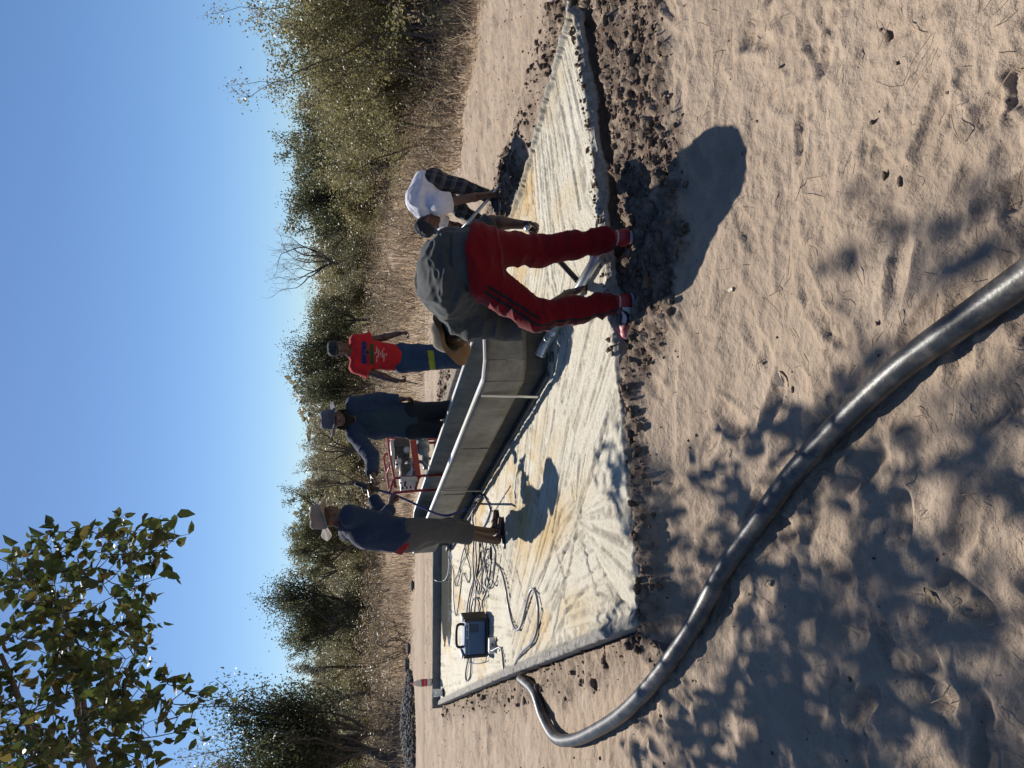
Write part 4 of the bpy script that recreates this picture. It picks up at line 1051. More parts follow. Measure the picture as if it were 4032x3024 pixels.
MB().box(Gp(520, 390, .25), (.22, .30, .20), GA, .02).build('engine_block', M_eng, gen)
for k in range(7): MB().box(Gp(420 + 40 * k, 520, .08), (.12, .03, .006), GA).build('cooling_fin', M_eng, gen)
MB().box(Gp(285, 430, .25), (.30, .26, .05), GA, .018).build('fuel_tank', M_cream, gen)
MB().disc(Gp(650, 325, -.02), .042, (0, -1, .1), 20, .03).build('recoil_hub', M_al, gen)
MB().disc(Gp(640, 325, -.055), .022, (0, -1, .1), 14, .01).build('hub_cap', M_white, gen)
MB().disc(Gp(455, 390, .07), .012, (0, -1, 0), 12, .02).build('filler', M_black, gen)
for k, (x_, y_) in enumerate([(560, 180), (545, 240), (490, 290), (600, 470), (640, 560)]): MB().box(Gp(x_, y_, .05), (.035, .05, .03), GA, .006).build('engine_fitting', M_al if k < 3 else M_eng, gen)
MB().box(Gp(440, 680, .1), (.085, .10, .07), GA, .008).build('exhaust_shield', M_cream, gen)
MB().box(Gp(400, 690, .03), (.03, .01, .03), GA).build('shield_mark', M_black, gen)
tb3([Gp(740, 660, .25), Gp(790, 1000, .15)], .075, 'alternator', M_al, 20)
MB().box(Gp(600, 930, .2), (.16, .2, .14), GA, .015).build('control_cover', M_eng, gen)
MB().box(Gp(480, 960, .22), (.19, .22, .02), GA, .006).build('control_lid', M_cream, gen)
MB().box(Gp(700, 1185, .12), (.09, .16, .20), GA, .012).build('outlet_panel', M_cream, gen)
for (x_, y_) in [(610, 1140), (600, 1200), (540, 1270), (640, 1262), (735, 1250)]: MB().disc(Gp(x_, y_, -.02), .013, (-.3, -1, 0), 10, .03).build('socket', M_black, gen)
MB().box(Gp(850, 900, -.04), (.05, .03, .05), GA, .006).build('switch_box', M_eng, gen)
tb3([Gp(1050, 150, .1), Gp(1060, 330, .1)], .085, 'pump_casing', M_pump, 20)
tb3([Gp(1000, 60, .0), Gp(985, 90, .0)], .09, 'pump_flange', M_pump, 20)
tb3([Gp(1040, 60, -.03), Gp(1040, 80, -.05)], .02, 'pump_nut', M_al, 10)
MB().box(Gp(1120, 560, .1), (.22, .2, .07), GA, .02).build('pump_base', M_pump, gen)
MB().box(Gp(1100, 180, -.02), (.07, .02, .08), GA, .006).build('pump_plate', M_al, gen)
tb3(spline([Gp(970, 620, -.02), Gp(1060, 650, -.03), Gp(1150, 760, 0), Gp(1230, 800, .05)], 5), .022, 'pump_outlet', M_pump, 10)
tb3(spline([Gp(870, 905, -.06), Gp(800, 950, -.06), Gp(770, 1020, 0)], 5), .007, 'lead', M_black, 6)
for k in (0.0, .5, 1.0):
    q = Gp(1180, 150 + 800 * k, .15); MB().tube([q, V(q[0], q[1], 0)], .018, 8).build('stand_leg', M_redp, gen, smooth=True)
# ================================================================== PEOPLE: smooth-union bodies, meshed with surface nets
def surface_nets(F, org, h):
    s = F < 0
    c = np.zeros(tuple(d - 1 for d in F.shape), np.int8)
    sl_ = [slice(None, -1), slice(1, None)]
    for a in (0, 1):
        for b in (0, 1):
            for e in (0, 1): c += s[sl_[a], sl_[b], sl_[e]]
    I, Jx, K = np.nonzero((c > 0) & (c < 8)); n = len(I)
    idx = np.full(c.shape, -1, np.int32); idx[I, Jx, K] = np.arange(n)
    acc = np.zeros((n, 3), np.float32); cnt = np.zeros(n, np.float32)
    for ax in range(3):
        o1, o2 = [k for k in range(3) if k != ax]
        for u in (0, 1):
            for w in (0, 1):
                d0 = [0, 0, 0]; d0[o1] = u; d0[o2] = w; d1 = list(d0); d1[ax] = 1
                f0 = F[I + d0[0], Jx + d0[1], K + d0[2]]; f1 = F[I + d1[0], Jx + d1[1], K + d1[2]]
                m = (f0 < 0) != (f1 < 0); t = np.where(m, f0 / np.where(m, f0 - f1, 1), 0)
                p = np.zeros((n, 3), np.float32); p[:, o1] = u; p[:, o2] = w; p[:, ax] = t
                acc += p * m[:, None]; cnt += m
    v = (np.stack([I, Jx, K], 1) + acc / cnt[:, None]) * h + org
    faces = []
    for ax in range(3):
        o1, o2 = (ax + 1) % 3, (ax + 2) % 3
        a = np.take(s, range(0, s.shape[ax] - 1), ax); b = np.take(s, range(1, s.shape[ax]), ax)
        q = np.array(np.nonzero(a != b)); ok = (q[o1] > 0) & (q[o2] > 0) & (q[o1] < s.shape[o1] - 1) & (q[o2] < s.shape[o2] - 1)
        q = q[:, ok]; flip = b[tuple(q)] if False else a[tuple(q)]
        def cell(d1, d2):
            r = q.copy(); r[o1] -= d1; r[o2] -= d2; return idx[tuple(r)]
        quad = np.stack([cell(1, 1), cell(0, 1), cell(0, 0), cell(1, 0)], 1)
        quad[~flip] = quad[~flip][:, ::-1]; faces.append(quad)
    return v, np.concatenate(faces)
def cap(a, b, ra, rb, n=None, k=1.0, flat=False, sm=.03, flata=False):
    return dict(t='c', a=np.asarray(a, float), b=np.asarray(b, float), ra=ra, rb=rb, n=None if n is None else nrm(n), k=k, flat=flat, flata=flata, sm=sm)
def ell(c, ax, r, sm=.02):
    return dict(t='e', c=np.asarray(c, float), ax=np.array([nrm(q) for q in ax]), r=np.asarray(r, float), sm=sm)
def sdf_mesh(prims, h, clips=()):
    lo = np.min([np.minimum(p['a'] - max(p['ra'], p['rb']), p['b'] - max(p['ra'], p['rb'])) if p['t'] == 'c' else p['c'] - p['r'].max() for p in prims], 0) - 3 * h
    hi = np.max([np.maximum(p['a'] + max(p['ra'], p['rb']), p['b'] + max(p['ra'], p['rb'])) if p['t'] == 'c' else p['c'] + p['r'].max() for p in prims], 0) + 3 * h
    n = np.ceil((hi - lo) / h).astype(int) + 1
    F = np.full(n, 1.0, np.float32)
    for p in prims:
        if p['t'] == 'c': R = max(p['ra'], p['rb']); l = np.minimum(p['a'], p['b']) - R; u = np.maximum(p['a'], p['b']) + R
        else: l = p['c'] - p['r'].max(); u = p['c'] + p['r'].max()
        mg = p['sm'] + 3 * h
        i0 = np.clip(np.floor((l - mg - lo) / h).astype(int), 0, n - 1); i1 = np.clip(np.ceil((u + mg - lo) / h).astype(int) + 1, 1, n)
        xs = [(lo[k] + h * np.arange(i0[k], i1[k])).astype(np.float32) for k in range(3)]
        X, Y, Z = np.meshgrid(*xs, indexing='ij', sparse=True)
        if p['t'] == 'c':
            ab = p['b'] - p['a']; L2 = ab @ ab + 1e-9
            px, py, pz = X - p['a'][0], Y - p['a'][1], Z - p['a'][2]
            t0 = (px * ab[0] + py * ab[1] + pz * ab[2]) / L2; t = np.clip(t0, 0, 1)
            qx, qy, qz = px - t * ab[0], py - t * ab[1], pz - t * ab[2]
            d2 = qx * qx + qy * qy + qz * qz
            if p['n'] is not None:
                qn = qx * p['n'][0] + qy * p['n'][1] + qz * p['n'][2]; d2 = d2 + qn * qn * (p['k'] ** 2 - 1)
            d = np.sqrt(d2) - (p['ra'] + (p['rb'] - p['ra']) * t)
            L1 = math.sqrt(L2)
            if p['flat']: d = np.maximum(d, (t0 - 1) * L1)
            if p['flata']: d = np.maximum(d, -t0 * L1)
        else:
            q = [(X - p['c'][0]) * p['ax'][k][0] + (Y - p['c'][1]) * p['ax'][k][1] + (Z - p['c'][2]) * p['ax'][k][2] for k in range(3)]
            rr = np.sqrt((q[0] / p['r'][0]) ** 2 + (q[1] / p['r'][1]) ** 2 + (q[2] / p['r'][2]) ** 2)
            d = (rr - 1) * p['r'].min()
        S_ = tuple(slice(i0[k], i1[k]) for k in range(3)); D = F[S_]; k_ = p['sm']
        hh_ = np.clip(.5 + .5 * (D - d) / k_, 0, 1)
        F[S_] = D * (1 - hh_) + d * hh_ - k_ * hh_ * (1 - hh_)
    for (pt, nn) in clips:
        nn = nrm(nn); xs = [(lo[k] + h * np.arange(n[k])).astype(np.float32) - pt[k] for k in range(3)]
        X, Y, Z = np.meshgrid(*xs, indexing='ij', sparse=True)
        F = np.maximum(F, (X * nn[0] + Y * nn[1] + Z * nn[2]).astype(np.float32))
    return surface_nets(F, lo, h)
def vnormals(v, f):
    a = v[f[:, 2]] - v[f[:, 0]]; b = v[f[:, 3]] - v[f[:, 1]]; fn = np.cross(a, b); n = np.zeros_like(v)
    for k in range(4): np.add.at(n, f[:, k], fn)
    return n / (np.linalg.norm(n, axis=1)[:, None] + 1e-9)
def folds(v, f, scale, amp, seed=0, amp2=.3):
    n = vnormals(v, f); P = v * np.asarray(scale)
    P = P + .6 * np.stack([vnoise(v * 5, seed + 1), vnoise(v * 5 + 9, seed + 2), vnoise(v * 5 + 19, seed + 3)], 1)
    r = 1 - 2 * np.abs(vnoise(P, seed)); r2 = 1 - 2 * np.abs(vnoise(P * 2.3 + 7, seed + 5))
    return v + n * (amp * r + amp * amp2 * r2)[:, None]
def smooth_mesh(v, f, it=1):
    for _ in range(it):
        s = np.zeros_like(v); c = np.zeros(len(v))
        for k in range(4):
            a, b = f[:, k], f[:, (k + 1) % 4]
            np.add.at(s, a, v[b]); np.add.at(s, b, v[a]); np.add.at(c, a, 1); np.add.at(c, b, 1)
        v = .5 * v + .5 * s / np.maximum(c, 1)[:, None]
    return v
M_skin = mat('skin', (.10, .05, .03), .45, .45, var=.12, vscale=12, attr=True)
M_cloth = mat('cloth', (.1, .1, .1), .9, .15, var=.14, vscale=18, bump=.0015, bscale=160, attr=True, sheen=.1)
M_shoe = mat('shoe_leather', (.1, .1, .1), .5, .4, var=.15, vscale=25, attr=True)
def garment(name, prims, h, root, col, scale=(9, 9, 5), amp=.007, seed=0, clips=(), m=None, it=1):
    v, f = sdf_mesh(prims, h, clips); v = smooth_mesh(v, f, it)
    if amp: v = folds(v, f, scale, amp, seed)
    c = col(v, vnormals(v, f)) if callable(col) else np.tile(np.asarray(col, float), (len(v), 1))
    return mk(name, v, f, m or M_cloth, root, True, c)
def hand(wr, d, pn, thumb, curl=35, sc=1.0):
    """palm with four fingers and a thumb; pn = direction the palm faces, thumb = +-1 along d x pn"""
    d = nrm(d); pn = np.asarray(pn, float); pn = nrm(pn - d * (pn @ d)); s = np.cross(d, pn); P = []
    P.append(cap(wr - d * .02, wr + d * .03 * sc, .026 * sc, .03 * sc, pn, 1.3, sm=.02))
    P.append(cap(wr + d * .03 * sc, wr + d * .082 * sc, .037 * sc, .040 * sc, pn, 2.3, sm=.015))
    for i, (off, L_) in enumerate(zip((-.030, -.0105, .0105, .030), (.80, .97, 1.05, .95) if thumb > 0 else (.95, 1.05, .97, .80))):
        p = wr + d * .088 * sc + s * off * sc; an = 0; r0 = .0098 * sc
        for j, l in enumerate((.043, .028, .022)):
            an += rad(curl * (1.0, 1.1, .8)[j] + 4 * i * (1 if thumb < 0 else -1)); q = p + (d * math.cos(an) + pn * math.sin(an) + s * off * .6) * l * L_ * sc
            P.append(cap(p, q, r0, r0 * .9, sm=.005)); p = q; r0 *= .9
    p = wr + d * .028 * sc + s * thumb * .030 * sc
    for j, (l, dd) in enumerate(((.042, d * .6 + s * thumb * .65 + pn * .35), (.032, d * .8 + s * thumb * .1 + pn * .55), (.025, d * .75 - s * thumb * .2 + pn * .6))):
        q = p + nrm(dd) * l * sc; P.append(cap(p, q, .0135 * sc - .0015 * j, .0115 * sc - .001 * j, sm=.008)); p = q
    return P
def head(H, hf, hu, N):
    hf = nrm(hf); hu = np.asarray(hu, float); hu = nrm(hu - hf * (hu @ hf)); hx = np.cross(hf, hu); A = (hx, hf, hu)
    P = [cap(N, H - hu * .06 - hf * .015, .062, .054, sm=.03),
         ell(H + hu * .022 - hf * .012, A, (.076, .096, .098), .02), ell(H + hf * .022 - hu * .052, A, (.062, .068, .078), .04),
         cap(H + hf * .062 - hu * .105 - hx * .012, H + hf * .062 - hu * .105 + hx * .012, .02, .02, sm=.03),
         cap(H + hf * .086 + hu * .006, H + hf * .103 - hu * .036, .009, .015, sm=.014),
         cap(H + hf * .094 - hu * .040 - hx * .012, H + hf * .094 - hu * .040 + hx * .012, .009, .009, sm=.01),
         cap(H + hf * .078 + hu * .016 - hx * .036, H + hf * .078 + hu * .016 + hx * .036, .012, .012, sm=.018),
         cap(H + hf * .083 - hu * .066 - hx * .018, H + hf * .083 - hu * .066 + hx * .018, .0085, .0085, sm=.008),
         cap(H + hf * .081 - hu * .079 - hx * .015, H + hf * .081 - hu * .079 + hx * .015, .009, .009, sm=.008)]
    for s in (-1, 1):
        P.append(ell(H + hx * s * .079 - hu * .018 - hf * .006, A, (.012, .021, .034), .008))
        P.append(ell(H + hx * s * .033 + hf * .078 - hu * .004, A, (.016, .012, .012), .006))
    return P, A
def skin_col(H, A, tone, beard=0.0):
    hx, hf, hu = A
    def fn(v, n):
        c = np.tile(np.asarray(tone, float), (len(v), 1)); q = v - H; x, y, z = q @ hx, q @ hf, q @ hu
        hd = np.linalg.norm(q, axis=1) < .17
        def pm(m, k): c[m & hd] = np.asarray(k)
        if beard: pm((z < -.055) & (y > .0) & ~((np.abs(x) < .02) & (z > -.085)), np.array(tone) * (1 - beard))
        pm((y < .03) & (z > -.02) & (np.abs(x) < .074), (.012, .01, .009)); pm(z > .065, (.012, .01, .009))
        pm((np.abs(np.abs(x) - .033) < .013) & (np.abs(z + .004) < .006) & (y > .07), (.38, .34, .30))
        pm((np.abs(np.abs(x) - .033) < .006) & (np.abs(z + .004) < .006) & (y > .07), (.01, .008, .007))
        pm((np.abs(np.abs(x) - .034) < .02) & (np.abs(z - .022) < .005) & (y > .06), (.014, .011, .01))
        pm((np.abs(x) < .022) & (np.abs(z + .072) < .010) & (y > .07), np.asarray(tone) * V(1.25, .8, .8))
        return c
    return fn
def shoe(root, heel, toe, ank, col, solecol, h=.007, high=.10, name='shoe', ro=1.0):
    """heel/toe = ground points of the sole"""
    d = nrm(toe - heel); up = V(0, 0, 1); L_ = np.linalg.norm(toe - heel); m1 = heel + d * .04
    sole = [cap(heel + d * .045 + up * .016, heel + d * (L_ * .45) + up * .016, .040 * ro, .038 * ro, sm=.02), cap(heel + d * (L_ * .45) + up * .016, toe - d * .05 + up * .016, .038 * ro, .046 * ro, sm=.02)]
    up_ = [cap(heel + d * .05 + up * .03, toe - d * .055 + up * .03, .037 * ro, .043 * ro, sm=.02), cap(heel + d * .055 + up * .05, heel + d * (L_ * .58) + up * .045, .038 * ro, .036 * ro, sm=.03),
           cap(heel + d * .058 + up * .04, ank + up * (high - .1), .040 * ro, .044 * ro, flat=True, sm=.03)]
    s_ = garment(name, up_, h, root, col, amp=.0012, scale=(40, 40, 40), clips=[(heel + up * .022, -up)], m=M_shoe)
    garment('sole', sole, h, s_, solecol, amp=0, clips=[(heel + up * .026, up), (heel + up * .001, -up)], m=M_shoe)
    return s_
def bucket(root, c, up, fwd, rc, hc, brim, col, droop=.25, wave=.02, ph=0.0, n=56, crush=.01):
    prof = [(rc + brim, -droop * brim), (rc + brim * .66, -droop * brim * .5), (rc + brim * .33, -droop * brim * .18), (rc + .004, .004), (rc, .012), (rc * .985, hc * .35), (rc * .95, hc * .7), (rc * .90, hc * .9), (rc * .78, hc), (rc * .5, hc * 1.01), (rc * .2, hc * .99), (.002, hc * .985)]
    inn = [(max(r - .005, .0015), z - .005) for r, z in reversed(prof)]
    W = lambda a, r: (wave * np.sin(2 * a + ph) + wave * .5 * np.sin(3 * a + 1 + ph) + wave * .3 * np.sin(7 * a + ph)) * np.clip((r - rc) / brim, 0, 1.2) + crush * np.sin(3 * a + ph) * np.clip(1 - r / rc, 0, 1) + crush * .35 * np.sin(5 * a + 2 * ph)
    mb = MB().lathe(prof + inn + [prof[0]], c, up, fwd, n, W, sy=1.12)
    v = mb.arr(); r = 1 + .012 * fbm(v * 22, 3, 4)[:, None]; v = np.asarray(c) + (v - c) * r
    cc = col(v) if callable(col) else np.tile(np.asarray(col, float), (len(v), 1))
    o = mk('hat', v, mb.f, M_cloth, root, True, cc)
    return o
def cap_hat(root, c, up, fwd, rc, hc, col, vis=.075, viscol=None, n=40):
    up = nrm(up); fwd = np.asarray(fwd, float); fwd = nrm(fwd - up * (fwd @ up)); sd = np.cross(fwd, up)
    prof = [(rc, 0), (rc * 1.0, hc * .3), (rc * .95, hc * .6), (rc * .8, hc * .85), (rc * .5, hc * .98), (.002, hc)]
    inn = [(max(r - .005, .0015), z - .004) for r, z in reversed(prof)]
    mb = MB().lathe(prof + inn + [prof[0]], c, up, fwd, n, lambda a, r: .003 * np.sin(6 * a), sy=1.15)
    o = mk('cap', mb.arr(), mb.f, M_cloth, root, True, np.tile(np.asarray(col, float), (mb.n, 1)))
    a = np.linspace(-1.15, 1.15, 17); vv = []
    for th in (0, .004):
        for k in np.linspace(0, 1, 5):
            for t in a:
                r = rc * 1.0; e = k * vis * math.cos(t * .85) ** .6
                vv.append(c + sd * (r * math.sin(t)) + fwd * (r * 1.15 * math.cos(t) + e) + up * (.006 - .20 * e + .02 * math.cos(t) * k - th - .01 * math.sin(t) ** 2))
    f = []
    for L_ in range(2):
        o_ = L_ * 85
        for i in range(4):
            for j in range(16): q = (o_ + i * 17 + j, o_ + i * 17 + j + 1, o_ + (i + 1) * 17 + j + 1, o_ + (i + 1) * 17 + j); f.append(q if L_ == 0 else q[::-1])
    for j in range(16): f.append((68 + j, 68 + j + 1, 85 + 68 + j + 1, 85 + 68 + j)); f.append((j + 1, j, 85 + j, 85 + j + 1))
    mk('visor', vv, f, M_cloth, o, True, np.tile(np.asarray(viscol if viscol is not None else col, float), (len(vv), 1)))
    mb = MB().lathe([(.009, -.004), (.009, .004), (.002, .006)], c + up * hc, up, fwd, 10); mk('button', mb.arr(), mb.f, M_cloth, o, True, np.tile(np.asarray(col, float), (mb.n, 1)))
    return o
def limbs(J, keys):
    return [J[k] for k in keys]
def body_prims(J, fwd, hf, hu, hands=True):
    P = []
    Hp, A = head(J['H'], hf, hu, J['N'])
    P += [cap(J['P'], J['C'], .115, .12, fwd, 1.3, sm=.05), cap(J['C'], J['N'], .125, .06, fwd, 1.4, sm=.05), cap(J['shL'], J['shR'], .05, .05, sm=.05)]
    for s in 'LR':
        P += [cap(J['sh' + s], J['el' + s], .050, .041, sm=.03), cap(J['el' + s], J['el' + s] + (J['wr' + s] - J['el' + s]) * .35, .041, .043, sm=.02), cap(J['el' + s] + (J['wr' + s] - J['el' + s]) * .35, J['wr' + s], .043, .027, sm=.02)]
        P += [cap(J['hip' + s], J['kn' + s], .078, .053, sm=.04)]
        c_ = J['kn' + s] + (J['an' + s] - J['kn' + s]) * .33
        P += [cap(J['kn' + s], c_, .051, .055, sm=.03), cap(c_, J['an' + s], .055, .036, sm=.03), cap(J['an' + s] + V(0, 0, -.03), J['to' + s] + V(0, 0, .025), .036, .026, V(0, 0, 1), 1.25, sm=.03)]
    return P + Hp, A
def check(nm, J):
    pass
def lerp(a, b, t): return a + (b - a) * t
TONE = (.075, .038, .024)
# ------------------------------------------------------------------ 1: the man in red trousers, bending in front of the slab
J = dict(P=at(1990, 1868, 4.20), C=at(1915, 1765, 4.47), N=at(1790, 1800, 4.68), H=at(1715, 1798, 4.80),
         shL=at(1765, 1850, 4.56), shR=at(2050, 1815, 4.78), elL=at(1750, 2075, 4.47), wrL=at(1868, 2240, 4.60), elR=at(2150, 1935, 4.78), wrR=at(2140, 2050, 4.72),
         hipL=at(1925, 1890, 4.18), hipR=at(2052, 1885, 4.16), knL=at(1778, 2110, 4.10), knR=at(2036, 2115, 4.27))
gR = gp(2088, 2500, .0); gL0 = gp(1872, 2494, .0); gL1 = gp(1676, 2490, .0)
J['anR'] = gR + V(0, .065, .10); J['toR'] = gR + V(.05, .27, 0)
J['anL'] = gL0 + nrm(gL1 - gL0) * .07 + V(0, 0, .10); J['toL'] = gL1 + V(.02, 0, 0)
tz = nrm(J['N'] - J['P']); fw1 = nrm(np.cross(tz, nrm(J['shR'] - J['shL'])))
p1 = thing('person', V(*((gR + gL0) / 2)[:2], 0), 'man in red trousers and dark grey shirt bending forward in front of the slab', 'person')
hf, hu = nrm(V(-.55, .35, -.75)), nrm(V(-.15, .62, .72))
B, A = body_prims(J, fw1, hf, hu)
B += hand(J['wrR'], V(-.10, -.1, -1), V(-.9, -.3, 0), -1, 62) + hand(J['wrL'], V(.35, .1, -1), V(.8, -.3, .2), 1, 62)
v, f = sdf_mesh(B, .0065); mk('body', v, f, M_skin, p1, True, skin_col(J['H'], A, TONE)(v, None))
SHIRT = (.048, .053, .052)
sh = [cap(J['P'] + V(.01, .015, .035), lerp(J['P'], J['C'], .5) + V(0, .02, .05), .195, .222, fw1, 1.25, sm=.07, flata=True),
      cap(lerp(J['P'], J['C'], .5) + V(0, .02, .05), J['C'] + V(0, 0, -.01), .222, .212, fw1, 1.3, sm=.07), cap(J['C'], lerp(J['C'], J['N'], .85), .215, .14, fw1, 1.35, sm=.07),
      cap(J['shL'], J['shR'], .105, .085, sm=.07), cap(J['C'] + V(0, -.02, -.08), lerp(J['shL'], J['elL'], .3) + V(.05, -.02, 0), .15, .10, sm=.08)]
sh += [cap(J['shL'], lerp(J['shL'], J['elL'], .93), .108, .092, flat=True, sm=.05), cap(J['shR'], lerp(J['shR'], J['elR'], .95), .08, .066, flat=True, sm=.05)]
garment('shirt', sh, .0075, p1, lambda v, n: np.tile(SHIRT, (len(v), 1)), scale=(10, 5, 11), amp=.019, seed=3)
# grey under layer at the waist
ul = [cap(J['P'] + V(0, .05, .09), J['P'] + V(.005, -.0, -.06), .185, .186, V(0, 1, .2), 1.2, flat=True, flata=True, sm=.03)]
garment('undershirt', ul, .009, p1, (.052, .060, .064), scale=(12, 12, 4), amp=.006, seed=8)
RED = np.array((.13, .0035, .007))
def stripe_col(v, n):
    c = np.tile(RED, (len(v), 1)); pts = [J['hipL'], J['knL'], J['anL']]
    best = np.full(len(v), 9.); arc = np.zeros(len(v))
    for a, b, e in ((pts[0], pts[1], nrm(V(-.42, -.90, .10))), (pts[1], pts[2], nrm(V(-.80, -.60, 0)))):
        d = b - a; t = np.clip(((v - a) @ d) / (d @ d), 0, 1); q = v - (a + t[:, None] * d); r = np.linalg.norm(q, axis=1)
        du = nrm(d); e = nrm(e - du * (e @ du)); s_ = np.cross(du, e); m = r < best
        ang = np.arctan2(q @ s_, q @ e) * r; arc[m] = ang[m]; best[m] = r[m]
    k = (best < .13) & ((np.abs(arc - .016) < .0095) | (np.abs(arc + .018) < .0095)) & (v[:, 0] < J['P'][0] + .02)
    c[k] = (.012, .012, .014); return c
tr = [cap(J['hipL'] + V(.02, 0, .05), J['hipR'] + V(-.02, 0, .05), .138, .138, sm=.05), cap(J['P'] + V(-.03, -.005, .0), J['P'] + V(.03, -.005, .0), .155, .155, V(0, 0, 1), .95, sm=.05)]
for s, r in (('L', 1.0), ('R', 1.0)):
    k = J['kn' + s]; an = J['an' + s] + V(0, 0, .03)
    tr += [cap(J['hip' + s], k, .116 * r, .080 * r, sm=.045), cap(k, lerp(k, an, .55), .080, .067, sm=.04), cap(lerp(k, an, .55), an, .067, .056, flat=True, sm=.04),
           cap(lerp(k, an, .80), lerp(k, an, .94), .064, .061, sm=.03)]
garment('trousers', tr, .0065, p1, stripe_col, scale=(6, 6, 15), amp=.011, seed=12, clips=[(at(1990, 1838, 4.05), V(.05, .50, .85))])
def shoecol(heel, toe):
    d = nrm(toe - heel); L_ = np.linalg.norm(toe - heel)
    def fn(v, n):
        u = ((v - heel) @ d) / L_; z = v[:, 2] - heel[2]; c = np.tile((.30, .012, .018), (len(v), 1))
        c[(u > .30) & (u < .62) & (z < .078)] = (.48, .45, .43); c[(u > .62)] = (.42, .10, .11); c[(u > .80) & (z < .05)] = (.40, .38, .36)
        c[(u > .45) & (u < .7) & (z > .075)] = (.03, .03, .03); c[(z > .115)] = (.02, .022, .03); c[(z > .088) & (z < .095) & (u < .4)] = (.5, .48, .46)
        return c
    return fn
s1 = shoe(p1, gL0, gL1, J['anL'] + V(.01, 0, .03), shoecol(gL0, gL1), (.55, .53, .52), .006, .12)
tR = gR + V(.05, .27, 0); s2 = shoe(p1, gR, tR, J['anR'] + V(0, 0, .03), shoecol(gR, tR), (.50, .49, .50), .006, .12)
# the tick on the side of the near shoe
d = nrm(gL1 - gL0); sw = np.array([(.34, .105), (.40, .075), (.47, .058), (.54, .055), (.64, .066), (.78, .088)]); sc = spline(np.column_stack([sw, 0 * sw[:, 0]]), 6); wd = np.interp(np.linspace(0, 1, len(sc)), [0, .25, .5, 1], [.003, .011, .012, .0015])
side = np.cross(d, V(0, 0, 1)); side = side if side[1] < 0 else -side
vv = []; L_ = np.linalg.norm(gL1 - gL0)
for i, q in enumerate(sc):
    for o in (-1, 1):
        for th in (0, .006): vv.append(gL0 + d * L_ * (1 - q[0]) * 0 + d * L_ * (q[0]) + V(0, 0, q[1] - .012 + o * wd[i]) + side * (.040 + th))
ff = []
for i in range(len(sc) - 1):
    a, b = i * 4, i * 4 + 4; ff += [(a + 1, a + 3, b + 3, b + 1), (a, b, b + 2, a + 2), (a, a + 1, b + 1, b), (a + 2, b + 2, b + 3, a + 3)]
mk('tick_mark', vv, ff, M_black, s1, False)
hatc = J['H'] + hu * .035
def hcol(v):
    z = (v - hatc) @ nrm(hu); c = np.tile((.20, .165, .115), (len(v), 1)); c[z < .0] = (.17, .10, .05); return c
bucket(p1, hatc, hu, nrm(V(-.8, -.2, -.5)), .105, .105, .085, hcol, droop=.25, wave=.022, ph=.6, crush=.02)
# the black bar in his hands
ta, tb2 = at(2126, 2082, 4.70), at(1872, 2318, 4.60)
tl = thing('steel_bar', tb2, 'black pipe wrench bar with a chrome end held in the bending man\'s hands', 'tool')
dd = nrm(tb2 - ta)
MB().tube([ta, tb2], .0185, 14).build('shaft', M_black, tl, smooth=True)
MB().tube([ta - dd * .022, ta + dd * .012], [.027, .027], 16).build('chrome_end', M_rim, tl, smooth=True)
MB().tube([ta - dd * .03, ta - dd * .022], .013, 12).build('end_bolt', M_black, tl, smooth=True)

# ------------------------------------------------------------------ 2: the man with the pale brown hat on the slab
y0 = 7.05; f2 = nrm(V(.80, .60, 0)); r2 = V(f2[1], -f2[0], 0)
Pm = at(915, 1600, y0); Nm = at(963, 1352, y0 + .03); Cm = lerp(Pm, Nm, .60) + f2 * -.03
J = dict(P=Pm, C=Cm, N=Nm, H=at(990, 1297, y0 + .07), shR=Nm + r2 * .17 - V(0, 0, .055) - f2 * .01, shL=Nm - r2 * .17 - V(0, 0, .055),
         elR=at(968, 1508, y0 - .05), wrR=at(1030, 1538, y0 + .12), elL=at(1005, 1500, y0 + .38), wrL=at(1072, 1462, y0 + .50),
         hipR=Pm + r2 * .095 - V(0, 0, .02), hipL=Pm - r2 * .095 - V(0, 0, .02))
hr = gp(868, 1988, ZS); tr_ = hr + nrm(V(.88, .32, 0)) * .27
J['anR'] = hr + nrm(tr_ - hr) * .07 + V(0, 0, .09); J['toR'] = tr_; J['knR'] = lerp(J['hipR'], J['anR'], .5) + f2 * .05
hl = hr + V(.05, .20, 0); tl_ = hl + nrm(V(.85, .5, 0)) * .27
J['anL'] = hl + nrm(tl_ - hl) * .07 + V(0, 0, .09); J['toL'] = tl_; J['knL'] = lerp(J['hipL'], J['anL'], .5) + f2 * .07
p2 = thing('person', V(hr[0] + .05, hr[1] + .1, ZS), 'man in a pale brown hat and navy jacket standing barelegged on the slab', 'person')
hf, hu = nrm(V(.78, .58, -.30)), V(.08, .05, 1)
B, A = body_prims(J, f2, hf, hu)
B += hand(J['wrR'], V(.75, .55, -.1), V(-.3, .4, -.7), -1, 60) + hand(J['wrL'], V(.6, .5, .25), V(.2, -.3, -.9), 1, 48)
v, f = sdf_mesh(B, .0065); mk('body', v, f, M_skin, p2, True, skin_col(J['H'], A, (.085, .043, .028))(v, None))
NAVY = (.016, .030, .062)
sh = [cap(Pm - V(0, 0, .06) - f2 * .02, Cm, .185, .175, f2, 1.2, flata=True, sm=.05), cap(Cm, Nm - V(0, 0, .03), .175, .085, f2, 1.25, sm=.05), cap(J['shL'], J['shR'], .075, .075, sm=.05), cap(Nm - V(0, 0, .03), Nm + V(.01, 0, .035), .075, .068, flat=True, sm=.02)]
for s in 'LR': sh += [cap(J['sh' + s], J['el' + s], .082, .072, sm=.04), cap(J['el' + s], lerp(J['el' + s], J['wr' + s], .85), .072, .054, flat=True, sm=.03)]
